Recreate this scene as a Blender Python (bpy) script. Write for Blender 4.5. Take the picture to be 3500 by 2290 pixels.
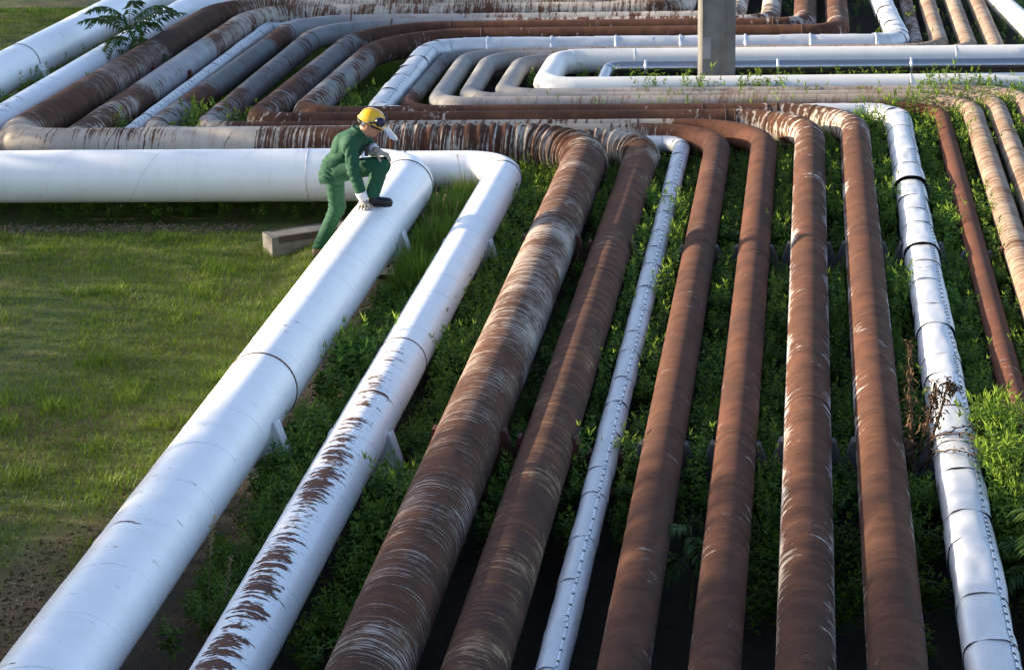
import bpy, math, random
import numpy as np
from mathutils import Vector, Matrix
rnd = random.Random(7)
rng = np.random.default_rng(7)
scene = bpy.context.scene
for o in list(bpy.data.objects):
    bpy.data.objects.remove(o, do_unlink=True)
col = scene.collection
rad = math.radians

# ------------------------------------------------------------------ camera
cam = bpy.data.cameras.new('camera')
cam.sensor_width = 36.0
cam.sensor_fit = 'HORIZONTAL'
cam.lens = 7500 / 3500 * 36
cam.clip_start = 0.1
cam.clip_end = 2000
co = bpy.data.objects.new('camera', cam)
col.objects.link(co)
_r = Vector((0.99753227, 0.06669562, -0.02193314))
_u = Vector((3.34324605e-04, 0.307879862, 0.951425183))
_f = Vector((-0.07020867, 0.94908466, -0.3070978))
m = Matrix(((_r.x, _u.x, -_f.x, 0), (_r.y, _u.y, -_f.y, 0), (_r.z, _u.z, -_f.z, 5.3), (0, 0, 0, 1)))
co.matrix_world = m
scene.camera = co

# ------------------------------------------------------------------ light
SUN_EL = rad(15.0)
SUN_AZ = rad(7.0)              # light travels along +X, turned this much towards -Y
world = bpy.data.worlds.new('World')
scene.world = world
world.use_nodes = True
wn = world.node_tree.nodes
sky = wn.new('ShaderNodeTexSky')
sky.sky_type = 'NISHITA'
sky.sun_disc = False
sky.sun_elevation = SUN_EL
sky.sun_rotation = rad(-90) + SUN_AZ
sky.altitude = 100
sky.air_density = 0.6
sky.dust_density = 1.1
sky.ozone_density = 0.3
bg = wn['Background']
bg.inputs['Strength'].default_value = 0.15
world.node_tree.links.new(sky.outputs[0], bg.inputs[0])
sun = bpy.data.lights.new('sun', 'SUN')
sun.energy = 4.6
sun.angle = rad(0.6)
sun.color = (1.0, 0.84, 0.63)
so = bpy.data.objects.new('sun', sun)
col.objects.link(so)
d = Vector((math.cos(SUN_AZ) * math.cos(SUN_EL), -math.sin(SUN_AZ) * math.cos(SUN_EL), -math.sin(SUN_EL)))
so.rotation_euler = d.to_track_quat('-Z', 'Y').to_euler()
so.location = (-30, 20, 20)
scene.view_settings.view_transform = 'Standard'
scene.view_settings.look = 'None'
scene.view_settings.exposure = 1.6
scene.view_settings.gamma = 1.0
scene.render.resolution_x = 1024
scene.render.resolution_y = 669

# ------------------------------------------------------------------ helpers
def tag(o, label=None, cat=None, group=None, kind=None):
    if label: o['label'] = label
    if cat: o['category'] = cat
    if group: o['group'] = group
    if kind: o['kind'] = kind
    return o

def empty(name, loc):
    o = bpy.data.objects.new(name, None)
    o.location = loc
    o.empty_display_size = 0.1
    col.objects.link(o)
    return o

def mkmesh(name, V, F, mat=None, uv=None, attr=None, smooth=True):
    V = np.asarray(V, dtype=np.float64).reshape(-1, 3)
    me = bpy.data.meshes.new(name)
    if isinstance(F, np.ndarray):
        k = F.shape[1]
        me.vertices.add(len(V)); me.vertices.foreach_set('co', V.ravel())
        me.loops.add(F.size); me.loops.foreach_set('vertex_index', F.ravel().astype(np.int32))
        me.polygons.add(len(F))
        me.polygons.foreach_set('loop_start', np.arange(0, F.size, k, dtype=np.int32))
        me.polygons.foreach_set('loop_total', np.full(len(F), k, dtype=np.int32))
        me.update(calc_edges=True)
    else:
        me.from_pydata([tuple(v) for v in V], [], F)
    if uv is not None:
        l = me.uv_layers.new(name='UVMap')
        vi = np.empty(len(me.loops), dtype=np.int32); me.loops.foreach_get('vertex_index', vi)
        l.data.foreach_set('uv', np.asarray(uv, dtype=np.float32)[vi].ravel())
    if attr:
        for an, av in attr.items():
            a = me.attributes.new(an, 'FLOAT', 'POINT')
            a.data.foreach_set('value', np.asarray(av, dtype=np.float32))
    if smooth:
        me.polygons.foreach_set('use_smooth', np.ones(len(me.polygons), dtype=bool))
    if mat: me.materials.append(mat)
    me.validate()
    return me

def add(name, me, parent=None, loc=None):
    o = bpy.data.objects.new(name, me)
    col.objects.link(o)
    if parent: o.parent = parent
    if loc is not None: o.location = loc
    return o

def mk(name, V, F, mat, parent=None, origin=(0, 0, 0), **kw):
    V = np.asarray(V, dtype=float).reshape(-1, 3) - np.asarray(origin)
    return add(name, mkmesh(name, V, F, mat, **kw), parent, None if parent else origin)

BOXF = [(0, 1, 3, 2), (4, 6, 7, 5), (0, 4, 5, 1), (2, 3, 7, 6), (0, 2, 6, 4), (1, 5, 7, 3)]
def boxv(c, s, rz=0.0):
    """8 corners of a box centred at c, size s, turned about z"""
    out = []
    for x in (-.5, .5):
        for y in (-.5, .5):
            for z in (-.5, .5):
                X, Y = x * s[0], y * s[1]
                out.append((c[0] + X * math.cos(rz) - Y * math.sin(rz), c[1] + X * math.sin(rz) + Y * math.cos(rz), c[2] + z * s[2]))
    return out

def merge(parts):
    V = []; F = []
    for v, f in parts:
        n = len(V); V += [tuple(p) for p in v]; F += [tuple(i + n for i in q) for q in f]
    return V, F

def vnoise(x, y, seed=0):
    """smooth 2-D value noise in 0..1"""
    x = np.asarray(x, float); y = np.asarray(y, float)
    xi = np.floor(x).astype(np.int64); yi = np.floor(y).astype(np.int64)
    fx = x - xi; fy = y - yi
    fx = fx * fx * (3 - 2 * fx); fy = fy * fy * (3 - 2 * fy)
    def h(a, b):
        n = (a * 374761393 + b * 668265263 + seed * 1442695041) & 0x7fffffff
        n = ((n ^ (n >> 13)) * 1274126177) & 0x7fffffff
        n = n ^ (n >> 16)
        return (n & 0xffff) / 65535.0
    return (h(xi, yi) * (1 - fx) + h(xi + 1, yi) * fx) * (1 - fy) + (h(xi, yi + 1) * (1 - fx) + h(xi + 1, yi + 1) * fx) * fy

def fbm(x, y, seed=0, o=4):
    s = 0; a = .5; t = 0
    for i in range(o):
        s = s + a * vnoise(x * 2 ** i, y * 2 ** i, seed + i); t += a; a *= .5
    return s / t

def sm(a, b, x):
    t = np.clip((np.asarray(x, float) - a) / (b - a), 0, 1)
    return t * t * (3 - 2 * t)

# ------------------------------------------------------------------ materials
class NT:
    def __init__(s, name):
        s.m = bpy.data.materials.new(name); s.m.use_nodes = True
        s.t = s.m.node_tree; s.n = s.t.nodes; s.b = s.n['Principled BSDF']
    def new(s, typ, **kw):
        n = s.n.new(typ)
        for k, v in kw.items(): setattr(n, k, v)
        return n
    def link(s, a, b): s.t.links.new(a, b)
    def set(s, sock, v):
        if hasattr(v, 'links') or hasattr(v, 'is_output'): s.link(v, sock)
        else: sock.default_value = v
    def math(s, op, a, b=None, c=None, clamp=False):
        n = s.new('ShaderNodeMath', operation=op); n.use_clamp = clamp
        for i, v in enumerate((a, b, c)):
            if v is not None: s.set(n.inputs[i], v)
        return n.outputs[0]
    def comb(s, x, y, z):
        n = s.new('ShaderNodeCombineXYZ')
        for i, v in enumerate((x, y, z)): s.set(n.inputs[i], v)
        return n.outputs[0]
    def noise(s, vec, scale=1.0, detail=3.0, rough=.55, dist=0.0):
        n = s.new('ShaderNodeTexNoise')
        if vec is not None: s.link(vec, n.inputs['Vector'])
        n.inputs['Scale'].default_value = scale; n.inputs['Detail'].default_value = detail
        n.inputs['Roughness'].default_value = rough; n.inputs['Distortion'].default_value = dist
        return n.outputs[0]
    def rng(s, v, a, b, c=0.0, d=1.0, smooth=False):
        n = s.new('ShaderNodeMapRange'); n.clamp = True
        if smooth: n.interpolation_type = 'SMOOTHSTEP'
        s.set(n.inputs[0], v)
        for i, q in enumerate((a, b, c, d)): s.set(n.inputs[i + 1], q)
        return n.outputs[0]
    def ramp(s, v, stops, interp='LINEAR'):
        n = s.new('ShaderNodeValToRGB'); r = n.color_ramp; r.interpolation = interp
        s.link(v, n.inputs[0])
        while len(r.elements) < len(stops): r.elements.new(.5)
        for e, (p, c) in zip(r.elements, stops):
            e.position = min(1, max(0, p))
            if not isinstance(c, (tuple, list)): c = (c, c, c)
            e.color = (c[0], c[1], c[2], 1)
        return n.outputs[0]
    def mix(s, f, a, b, mode='MIX'):
        n = s.new('ShaderNodeMix', data_type='RGBA', blend_type=mode)
        s.set(n.inputs[0], f)
        for i, v in ((6, a), (7, b)):
            if isinstance(v, (tuple, list)): v = (v[0], v[1], v[2], 1)
            s.set(n.inputs[i], v)
        return n.outputs[2]
    def bump(s, h, strength=.3, dist=.01):
        n = s.new('ShaderNodeBump'); n.inputs['Strength'].default_value = strength
        n.inputs['Distance'].default_value = dist; s.link(h, n.inputs['Height'])
        s.link(n.outputs[0], s.b.inputs['Normal'])
    def out(s, color=None, rough=None, metal=None):
        if color is not None: s.set(s.b.inputs['Base Color'], color if not isinstance(color, tuple) else (*color, 1))
        if rough is not None: s.set(s.b.inputs['Roughness'], rough)
        if metal is not None: s.set(s.b.inputs['Metallic'], metal)
        return s.m

LMAX = 64.0
def prof(t, s, stops):
    """value along the pipe's length, stops in metres"""
    if not isinstance(stops, (list, tuple)): return stops
    return t.ramp(t.math('DIVIDE', s, LMAX), [(p / LMAX, c) for p, c in stops])

def pipemat(name, seed, rust, cover, paint, bare=0.0, side=0.0, topk=3.0, Ku=2.2, Ks=34.0, tilt=.05,
            soft=.07, rough_p=.6, rough_r=.88, fleckw=.14, dark=0.0, orange=.3, patchw=.35, spec=.2, chip=0.0):
    """old pipe: paint left in rings over rust. UV = (turn round the pipe, metres along it)"""
    t = NT(name)
    uv = t.new('ShaderNodeUVMap'); uv.uv_map = 'UVMap'
    sp = t.new('ShaderNodeSeparateXYZ'); t.link(uv.outputs[0], sp.inputs[0])
    u, s = sp.outputs[0], sp.outputs[1]
    s2 = t.math('ADD', s, t.math('MULTIPLY', u, tilt))
    T = t.math('MAXIMUM', t.math('COSINE', t.math('MULTIPLY', t.math('SUBTRACT', u, .5), 2 * math.pi)), 0.0)
    wob = t.noise(t.comb(t.math('MULTIPLY', u, 9.0), t.math('MULTIPLY', s, 7.0), seed + 9.1), 1.0, 2)
    s3 = t.math('ADD', s2, t.math('MULTIPLY', wob, .035))
    streak = t.noise(t.comb(t.math('MULTIPLY', u, Ku), t.math('MULTIPLY', s3, Ks), seed), 1.0, 4, .68)
    patch = t.noise(t.comb(t.math('MULTIPLY', u, 3.2), t.math('MULTIPLY', s, 1.7), seed + 31.7), 1.0, 3, .6)
    fleck = t.noise(t.comb(t.math('MULTIPLY', u, 26.0), t.math('MULTIPLY', s, 34.0), seed + 3.3), 1.0, 3, .6)
    n = t.math('ADD', t.math('MULTIPLY', streak, 1 - patchw), t.math('MULTIPLY', patch, patchw))
    n = t.math('ADD', t.math('MULTIPLY', n, 1 - fleckw), t.math('MULTIPLY', fleck, fleckw))
    n = t.rng(n, .34, .66)
    c = prof(t, s, cover)
    if bare: c = t.math('SUBTRACT', c, t.math('MULTIPLY', t.math('POWER', T, topk), prof(t, s, bare)))
    if side: c = t.math('ADD', c, t.math('MULTIPLY', t.math('POWER', t.math('SUBTRACT', 1.0, T), 1.25), prof(t, s, side)))
    thr = t.math('SUBTRACT', 1.0, c)
    mask = t.rng(n, t.math('SUBTRACT', thr, soft), t.math('ADD', thr, soft), 0, 1, True)
    # rust
    g1 = t.noise(t.comb(t.math('MULTIPLY', u, 4.0), t.math('MULTIPLY', s, 5.0), seed + 50), 1.0, 4, .65)
    g2 = t.noise(t.comb(t.math('MULTIPLY', u, 2.6), t.math('MULTIPLY', s3, 20.0), seed + 60), 1.0, 3, .6)
    g3 = t.noise(t.comb(t.math('MULTIPLY', u, 60.0), t.math('MULTIPLY', s, 70.0), seed + 70), 1.0, 2, .6)
    r1, r2, r3 = rust
    rc = t.mix(t.rng(g1, .36, .64), r1, r2)
    rc = t.mix(t.math('MULTIPLY', t.rng(g2, .5, .72), orange), rc, r3)
    g4 = t.noise(t.comb(t.math('MULTIPLY', u, 2.0), t.math('MULTIPLY', s, .8), seed + 80), 1.0, 3, .6)
    rc = t.mix(t.math('MULTIPLY', t.rng(g4, .45, .70), .45), rc, (.030, .019, .015))
    rc = t.mix(t.math('MULTIPLY', t.rng(g3, .35, .7), .35), rc, (r1[0] * .55, r1[1] * .5, r1[2] * .5))
    if dark: rc = t.mix(prof(t, s, dark), rc, (.022, .017, .015))
    pc = paint if isinstance(paint, tuple) else prof(t, s, paint)
    pc2 = t.mix(t.rng(g1, .4, .75, 0, .35), pc, (.30, .20, .13), 'MULTIPLY')
    pc2 = t.mix(t.rng(g3, .45, .75, 0, .25), pc2, (.45, .38, .32), 'MULTIPLY')
    if chip: pc2 = t.mix(t.rng(g2, .55, .8, 0, .16), t.mix(t.rng(g1, .45, .8, 0, .22), pc, (.62, .58, .50), 'MULTIPLY'), (.60, .52, .42), 'MULTIPLY')
    colr = t.mix(mask, rc, pc2)
    rough = t.math('ADD', t.math('MULTIPLY', mask, rough_p - rough_r), rough_r)
    if not chip: t.bump(g3, .22, .004)
    t.b.inputs['Specular IOR Level'].default_value = spec
    return t.out(colr, rough)

R1 = (.070, .029, .016); R2 = (.118, .051, .029); R3 = (.27, .105, .038)
D1 = (.075, .036, .024); D2 = (.120, .052, .030); D3 = (.26, .115, .045)
B1 = (.150, .078, .046); B2 = (.200, .115, .072); B3 = (.25, .14, .08)
CREAM = (.52, .46, .38); GREY = (.30, .30, .31); DGREY = (.115, .113, .118); TAN = (.40, .32, .24)

M = {}
M['A'] = pipemat('white_paint', 1.0, (D1, D2, R3), .965, (.82, .815, .81), Ku=3.5, Ks=16, soft=.03, rough_p=.34, chip=1, patchw=.2, spec=.5,
                 bare=[(0, .20), (6, .18), (8.5, .14), (10, .10), (12, .08), (64, .06)], topk=.8)
M['B'] = pipemat('flaking_white_paint', 2.0, ((.085, .032, .018), (.14, .054, .028), R3), [(0, .945), (11.1, .945), (11.4, .965), (23, .965), (24, .92), (27, .95), (30, .965), (64, .965)], (.81, .805, .80),
                 bare=[(0, .68), (4, .64), (6.3, .58), (8, .50), (10, .43), (11.1, .34), (11.3, .06), (13, .03), (22, .05), (23.3, .42), (25.2, .34), (27, .10), (28.5, .02), (64, .02)],
                 topk=3.2, Ku=2.6, Ks=24, soft=.05, fleckw=.24, rough_p=.36, chip=1, patchw=.34, spec=.5)
M['C'] = pipemat('scratched_rust', 3.0, (R1, R2, R3),
                 [(0, .34), (6, .34), (10.3, .28), (10.8, .42), (13.8, .44), (14.5, .40), (14.7, .26), (17.0, .24), (17.3, .34), (19.7, .36), (20.2, .34), (21.1, .32), (21.2, .70), (22.6, .66),
                  (24.0, .64), (24.4, .12), (25.6, .14), (26.3, .36), (28.4, .40), (29.2, .12), (31.0, .14), (31.8, .42), (33.5, .50), (64, .5)],
                 [(0, (.36, .30, .26)), (10.3, (.36, .30, .25)), (11, (.42, .36, .30)), (16.5, (.42, .35, .29)), (18, CREAM), (21.2, CREAM), (22.5, (.47, .42, .35)), (24, (.42, .35, .27)), (25, (.36, .31, .27)), (31, (.34, .29, .25)), (33, CREAM), (64, CREAM)],
                 Ku=1.6, Ks=52, tilt=.12, soft=.12, side=[(0, .02), (10.4, .02), (10.8, .14), (14.4, .12), (15, .05), (64, .03)], patchw=.32,
                 dark=[(0, .28), (9.5, .18), (10.8, 0), (14.1, .0), (14.25, .55), (14.45, .5), (14.6, 0), (24, 0), (27.5, .1), (28.6, .6), (29.0, .55), (30, .35), (31.5, .15), (33, 0), (64, 0)])  # narrow dark band before the bend: worker's cast shadow put into the colour
M['D'] = pipemat('stained_dark_rust', 4.0, (D1, D2, D3), [(0, .30), (9, .26), (14, .20), (17.7, .24), (17.9, .50), (20, .52), (24.4, .46), (25.2, .42), (26.6, .34), (27.1, .74), (29.0, .76), (29.6, .46), (31.5, .42), (33, .5), (64, .5)],
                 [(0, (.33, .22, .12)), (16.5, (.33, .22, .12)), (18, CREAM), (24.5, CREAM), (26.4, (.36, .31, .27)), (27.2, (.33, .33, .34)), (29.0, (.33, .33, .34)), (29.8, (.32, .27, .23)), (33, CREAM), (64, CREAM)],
                 Ku=1.8, Ks=22, tilt=.08, soft=.18, orange=.75, patchw=.5, dark=[(0, .30), (8, .22), (12, .08), (15, .0), (64, 0)])
M['F'] = pipemat('plain_rust', 5.0, (R1, R2, R3), [(0, .12), (10, .12), (15, .14), (17.8, .10), (19.0, .15), (19.4, .66), (24, .60), (24.6, .62), (25.7, .55), (26.0, .16), (26.6, .2), (27.1, .72), (29.4, .74), (29.8, .26), (30.5, .3), (30.9, .92), (33, .86), (34, .6), (64, .5)],
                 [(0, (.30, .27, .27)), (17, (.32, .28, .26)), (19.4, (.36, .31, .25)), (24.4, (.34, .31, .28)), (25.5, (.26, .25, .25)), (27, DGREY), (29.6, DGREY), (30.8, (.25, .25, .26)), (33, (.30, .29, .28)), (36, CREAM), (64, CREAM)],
                 Ku=2.6, Ks=20, soft=.14, orange=.25, side=[(0, .26), (6, .20), (10, .10), (16, .06), (64, 0)], dark=[(0, .12), (8, .06), (11, 0), (25, .0), (28, .2), (30, 0), (64, 0)])
M['G'] = pipemat('smooth_rust', 6.0, (R1, (.130, .053, .030), R3), [(0, .10), (10, .10), (17.8, .06), (19.5, .08), (19.75, .68), (22.7, .62), (22.95, .16), (24.3, .24), (24.6, .6), (25.4, .5), (26, .4), (26.8, .66), (29.5, .62), (30.2, .74), (32.5, .80), (33.5, .5), (64, .4)],
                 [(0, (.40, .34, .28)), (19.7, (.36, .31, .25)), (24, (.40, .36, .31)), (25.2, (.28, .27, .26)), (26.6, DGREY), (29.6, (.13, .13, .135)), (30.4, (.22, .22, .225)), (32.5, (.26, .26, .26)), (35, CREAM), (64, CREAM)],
                 Ku=2.6, Ks=18, soft=.12, orange=.22, side=[(0, .30), (7, .26), (12, .18), (17, .05), (64, .03)], dark=[(0, .08), (8, .05), (11, 0), (25, 0), (28, .25), (31, .1), (64, 0)])
M['H'] = pipemat('white_flanked_rust', 7.0, (R1, R2, R3), [(0, .08), (8, .08), (12, .09), (17, .14), (18.3, .36), (19.4, .42), (20.3, .2), (24, .2), (25, .28), (26.6, .4), (27.2, .6), (29, .55), (30, .14), (35.4, .14), (35.6, .5), (37, .2), (64, .2)],
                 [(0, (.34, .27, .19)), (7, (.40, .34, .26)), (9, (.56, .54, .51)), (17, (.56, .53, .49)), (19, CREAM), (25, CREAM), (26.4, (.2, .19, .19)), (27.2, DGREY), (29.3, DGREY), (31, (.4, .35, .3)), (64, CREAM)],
                 Ku=3.0, Ks=18, soft=.10, orange=.28, side=[(0, .52), (6, .54), (9, .62), (15, .56), (18, .2), (64, 0)], patchw=.42, dark=[(0, .22), (6, .16), (9, 0), (25, .05), (28, .25), (30, .25), (33, 0), (64, 0)])
M['I'] = pipemat('spiral_rust', 8.0, (R1, R2, R3), [(0, .06), (9, .06), (15, .08), (17, .14), (18.6, .30), (20.0, .46), (20.8, .2), (24.5, .2), (25.2, .26), (26.1, .5), (28.2, .56), (28.8, .2), (31, .14), (34.8, .15), (35.2, .4), (36, .2), (64, .2)],
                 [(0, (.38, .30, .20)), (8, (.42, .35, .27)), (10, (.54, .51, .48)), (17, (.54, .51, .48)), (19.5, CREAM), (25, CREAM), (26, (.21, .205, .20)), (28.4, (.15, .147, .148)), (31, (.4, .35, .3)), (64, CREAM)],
                 Ku=3.0, Ks=16, soft=.10, orange=.28, side=[(0, .50), (8, .48), (12, .48), (16, .50), (18, .2), (64, 0)], patchw=.45, dark=[(0, .22), (6, .16), (9, 0), (25, .05), (28, .2), (30, .25), (33, 0), (64, 0)])
M['K'] = pipemat('thin_rust', 9.0, ((.092, .035, .020), (.125, .048, .027), R3), [(0, .16), (20, .08), (25.5, .14), (26.2, .2), (27, .68), (28.6, .7), (29.5, .6), (34, .5), (35, .5), (64, .4)],
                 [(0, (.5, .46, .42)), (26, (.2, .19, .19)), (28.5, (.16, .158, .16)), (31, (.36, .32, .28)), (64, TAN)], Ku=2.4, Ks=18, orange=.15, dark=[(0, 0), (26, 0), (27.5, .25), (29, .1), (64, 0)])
for k, sd in (('L', 10.0), ('N', 11.5), ('O', 13.0)):
    M[k] = pipemat('beige_ringed_' + {'L': 'first', 'N': 'second', 'O': 'third'}[k], sd, (B1, B2, B3),
                   [(0, .50), (16, .52), (20, .54), (21.2, .62), (24, .66), (26, .80), (28.3, .84), (29.5, .70), (33.5, .56), (64, .52)],
                   [(0, (.33, .26, .185)), (20, (.34, .27, .20)), (22, (.34, .29, .235)), (25.5, (.34, .31, .28)), (26.5, (.31, .30, .285)), (28.5, (.29, .275, .255)), (31, (.34, .29, .24)), (34, (.33, .265, .20)), (64, (.34, .27, .20))],
                   Ku=1.3, Ks=26, tilt=.1, soft=.24, patchw=.3, orange=.3)
M['M'] = pipemat('clean_white_paint', 15.0, (R1, R2, R3), .985, (.66, .645, .61), Ku=3, Ks=14, soft=.03, rough_p=.36, chip=1, spec=.5)

def metalmat(name, c, rough, metal, seed, dirt=.25):
    t = NT(name)
    uv = t.new('ShaderNodeUVMap'); uv.uv_map = 'UVMap'
    sp = t.new('ShaderNodeSeparateXYZ'); t.link(uv.outputs[0], sp.inputs[0])
    u, s = sp.outputs[0], sp.outputs[1]
    a = t.noise(t.comb(t.math('MULTIPLY', u, 5.0), t.math('MULTIPLY', s, 4.0), seed), 1, 5, .6)
    b = t.noise(t.comb(t.math('MULTIPLY', u, 40.0), t.math('MULTIPLY', s, 12.0), seed + 4), 1, 3, .6)
    cc = t.mix(t.rng(a, .45, .75, 0, dirt), c, (c[0] * .55, c[1] * .52, c[2] * .48))
    cc = t.mix(t.rng(b, .6, .75, 0, dirt), cc, (c[0] * .5, c[1] * .45, c[2] * .38))
    t.bump(t.math('ADD', a, t.math('MULTIPLY', b, .2)), .12, .02)
    return t.out(cc, t.rng(b, .3, .7, rough - .06, rough + .1), metal)
M['alu'] = metalmat('aluminium_cladding', (.60, .61, .62), .50, .40, 1.0)
M['dull'] = metalmat('weathered_cladding', (.50, .52, .56), .46, .55, 2.0, .35)
M['polish'] = metalmat('dark_polished_cladding', (.42, .41, .42), .2, .95, 3.0, .2)

def plain(name, c, rough=.6, metal=0.0, var=.25, scale=20.0, spec=.4, bump=.15):
    t = NT(name)
    tc = t.new('ShaderNodeTexCoord')
    n = t.noise(tc.outputs['Object'], scale, 5, .6)
    t.b.inputs['Specular IOR Level'].default_value = spec
    if bump: t.bump(n, bump, .01)
    return t.out(t.mix(t.rng(n, .35, .7), c, tuple(x * (1 - var) for x in c)), rough, metal)
M['black'] = plain('black_wire', (.012, .012, .013), .5)
M['weld'] = plain('weld_bead', (.10, .065, .045), .8)
M['weld_white'] = plain('painted_weld_bead', (.66, .66, .65), .5)
M['weld_rust'] = plain('rusty_weld_bead', (.075, .034, .022), .85)
M['strap'] = plain('bright_strap', (.75, .76, .78), .35, .6)

def concretemat(name, c, seed):
    t = NT(name)
    tc = t.new('ShaderNodeTexCoord'); mp = t.new('ShaderNodeMapping'); t.link(tc.outputs['Object'], mp.inputs[0])
    mp.inputs['Location'].default_value = (seed, seed * 2, 0)
    a = t.noise(mp.outputs[0], 3.0, 6, .65); b = t.noise(mp.outputs[0], 45.0, 3, .6)
    mp2 = t.new('ShaderNodeMapping'); t.link(tc.outputs['Object'], mp2.inputs[0]); mp2.inputs['Scale'].default_value = (9, 9, .7)
    v = t.noise(mp2.outputs[0], 1.0, 5, .6)
    cc = t.mix(t.rng(a, .35, .68), c, tuple(x * .62 for x in c))
    cc = t.mix(t.rng(v, .52, .7, 0, .55), cc, (c[0] * .42, c[1] * .40, c[2] * .36))
    cc = t.mix(t.rng(b, .55, .75, 0, .4), cc, tuple(x * .6 for x in c))
    t.bump(t.math('ADD', a, t.math('MULTIPLY', b, .5)), .4, .012)
    return t.out(cc, .88)
M['concrete'] = concretemat('board_marked_concrete', (.165, .158, .14), 1)
M['concrete_dark'] = concretemat('stained_concrete', (.19, .145, .095), 5)
M['concrete_pale'] = concretemat('pale_grey_paint', (.29, .285, .28), 8)
M['concrete_mid'] = concretemat('weathered_concrete', (.19, .18, .155), 3)
M['grey_support'] = concretemat('grey_support_block', (.13, .12, .11), 11)
M['steel_edge'] = plain('dark_steel_angle', (.075, .058, .05), .6, .3, .5, 9)
M['white_support'] = pipemat('chipped_white_steel', 21.0, (D1, D2, R2), .80, (.72, .72, .71), Ku=6, Ks=9, soft=.04, rough_p=.5, chip=1)
M['red_support'] = plain('red_primer_steel', (.11, .028, .018), .75, 0, .5, 14)

# ------------------------------------------------------------------ ground
def ground_z(x, y):
    x = np.asarray(x, float); y = np.asarray(y, float)
    z = -.20 + .05 * (fbm(x * .7, y * .7, 3) - .5) + .02 * (fbm(x * 3.1, y * 3.1, 5) - .5)
    z = z + .10 * sm(-3.5, -3.2, x) * sm(17.6, 18.8, y) * (1 - sm(19.3, 20.0, y)) * (1 - sm(-2.6, -2.2, x)) # trodden ground by the bend
    z = z - .30 * sm(-2.6, -1.2, x - .063 * (y - 12)) * (1 - sm(11.4, 13.2, y)) * (1 - sm(3.2, 5, x))
    z = z + .5 * sm(-12.2, -16.5, x) + .06 * sm(-2.9, -2.3, x - .063 * (y - 12)) * sm(12.0, 13.4, y)
    return z
def bare_soil(x, y):
    x = np.asarray(x, float); y = np.asarray(y, float); n = fbm(x * .9, y * .9, 33) - .5
    a = (1 - sm(11.6, 13.4, y + 3.0 * n - .55 * (x + 4.2))) * sm(-5.6, -4.3, x + 2.0 * n)
    return a
def shaded_bed(x, y):
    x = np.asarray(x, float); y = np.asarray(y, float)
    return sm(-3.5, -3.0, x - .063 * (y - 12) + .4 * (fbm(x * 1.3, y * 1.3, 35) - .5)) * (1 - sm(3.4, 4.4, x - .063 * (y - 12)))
xs = np.concatenate([np.linspace(-400, -30, 12), np.arange(-29, -12, .6), np.arange(-12, 6, .14), np.arange(6, 30, 1.2), np.linspace(32, 400, 12)])
ys = np.concatenate([np.linspace(-300, -10, 10), np.arange(-9, 8, .8), np.arange(8, 34, .14), np.arange(34, 60, 1.2), np.linspace(62, 600, 14)])
GX, GY = np.meshgrid(xs, ys)
GZ = ground_z(GX, GY)
ny, nx = GX.shape
idx = np.arange(nx * ny).reshape(ny, nx)
GF = np.stack([idx[:-1, :-1], idx[:-1, 1:], idx[1:, 1:], idx[1:, :-1]], -1).reshape(-1, 4)
t = NT('soil_and_turf')
tc = t.new('ShaderNodeTexCoord')
a = t.noise(tc.outputs['Object'], .55, 6, .62); b = t.noise(tc.outputs['Object'], 9.0, 5, .65); c = t.noise(tc.outputs['Object'], 60.0, 3, .6)
soil = t.mix(t.rng(b, .35, .7), (.085, .052, .020), (.170, .110, .047))
soil = t.mix(t.rng(c, .58, .72, 0, .6), soil, (.26, .20, .12))
turf = t.mix(t.rng(b, .35, .7), (.055, .078, .011), (.100, .130, .018))
at = t.new('ShaderNodeAttribute'); at.attribute_name = 'bare'
cc = t.mix(t.math('MULTIPLY', t.rng(a, .36, .52), t.math('SUBTRACT', 1.0, at.outputs['Fac'])), soil, turf)
at2 = t.new('ShaderNodeAttribute'); at2.attribute_name = 'bed_shade'
cc = t.mix(at2.outputs['Fac'], cc, t.mix(t.rng(b, .35, .7), (.012, .010, .007), (.034, .027, .019)))  # near-black soil: shade under and between the pipes put into the colour
t.bump(t.math('ADD', b, c), .6, .03)
M['ground'] = t.out(cc, .95)
g = mk('ground', np.stack([GX, GY, GZ], -1).reshape(-1, 3), GF, M['ground'], attr={'bare': np.maximum(bare_soil(GX, GY), shaded_bed(GX, GY)).ravel(), 'bed_shade': shaded_bed(GX, GY).ravel()})
tag(g, kind='structure')

# ------------------------------------------------------------------ pipes
def fillet(corners, bends):
    """corner points and bend radii -> straight and bend segments with a running length"""
    P = [np.array(c, float) for c in corners]
    segs = []; s = 0.0; cur = P[0]
    for i in range(1, len(P)):
        if i < len(P) - 1:
            a = P[i] - P[i - 1]; a /= np.linalg.norm(a)
            b = P[i + 1] - P[i]; b /= np.linalg.norm(b)
            phi = math.acos(max(-1, min(1, float(a @ b)))); R = bends[i - 1]
            tl = R * math.tan(phi / 2)
            e = P[i] - a * tl
            L = np.linalg.norm(e - cur); segs.append(('line', s, s + L, cur, a)); s += L
            nrm = b - a * float(a @ b); nrm /= np.linalg.norm(nrm)
            segs.append(('arc', s, s + R * phi, e, a, nrm, R)); s += R * phi
            cur = P[i] + b * tl
        else:
            a = P[i] - cur; L = np.linalg.norm(a); a /= L
            segs.append(('line', s, s + L, cur, a)); s += L
    return segs

def seg_eval(g, s):
    s = np.asarray(s, float)[:, None]
    if g[0] == 'line':
        return g[3] + g[4] * (s - g[1]), np.repeat(g[4][None], len(s), 0)
    ph = (s - g[1]) / g[6]
    return g[3] + g[4] * np.sin(ph) * g[6] + g[5] * (1 - np.cos(ph)) * g[6], g[4] * np.cos(ph) + g[5] * np.sin(ph)

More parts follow.
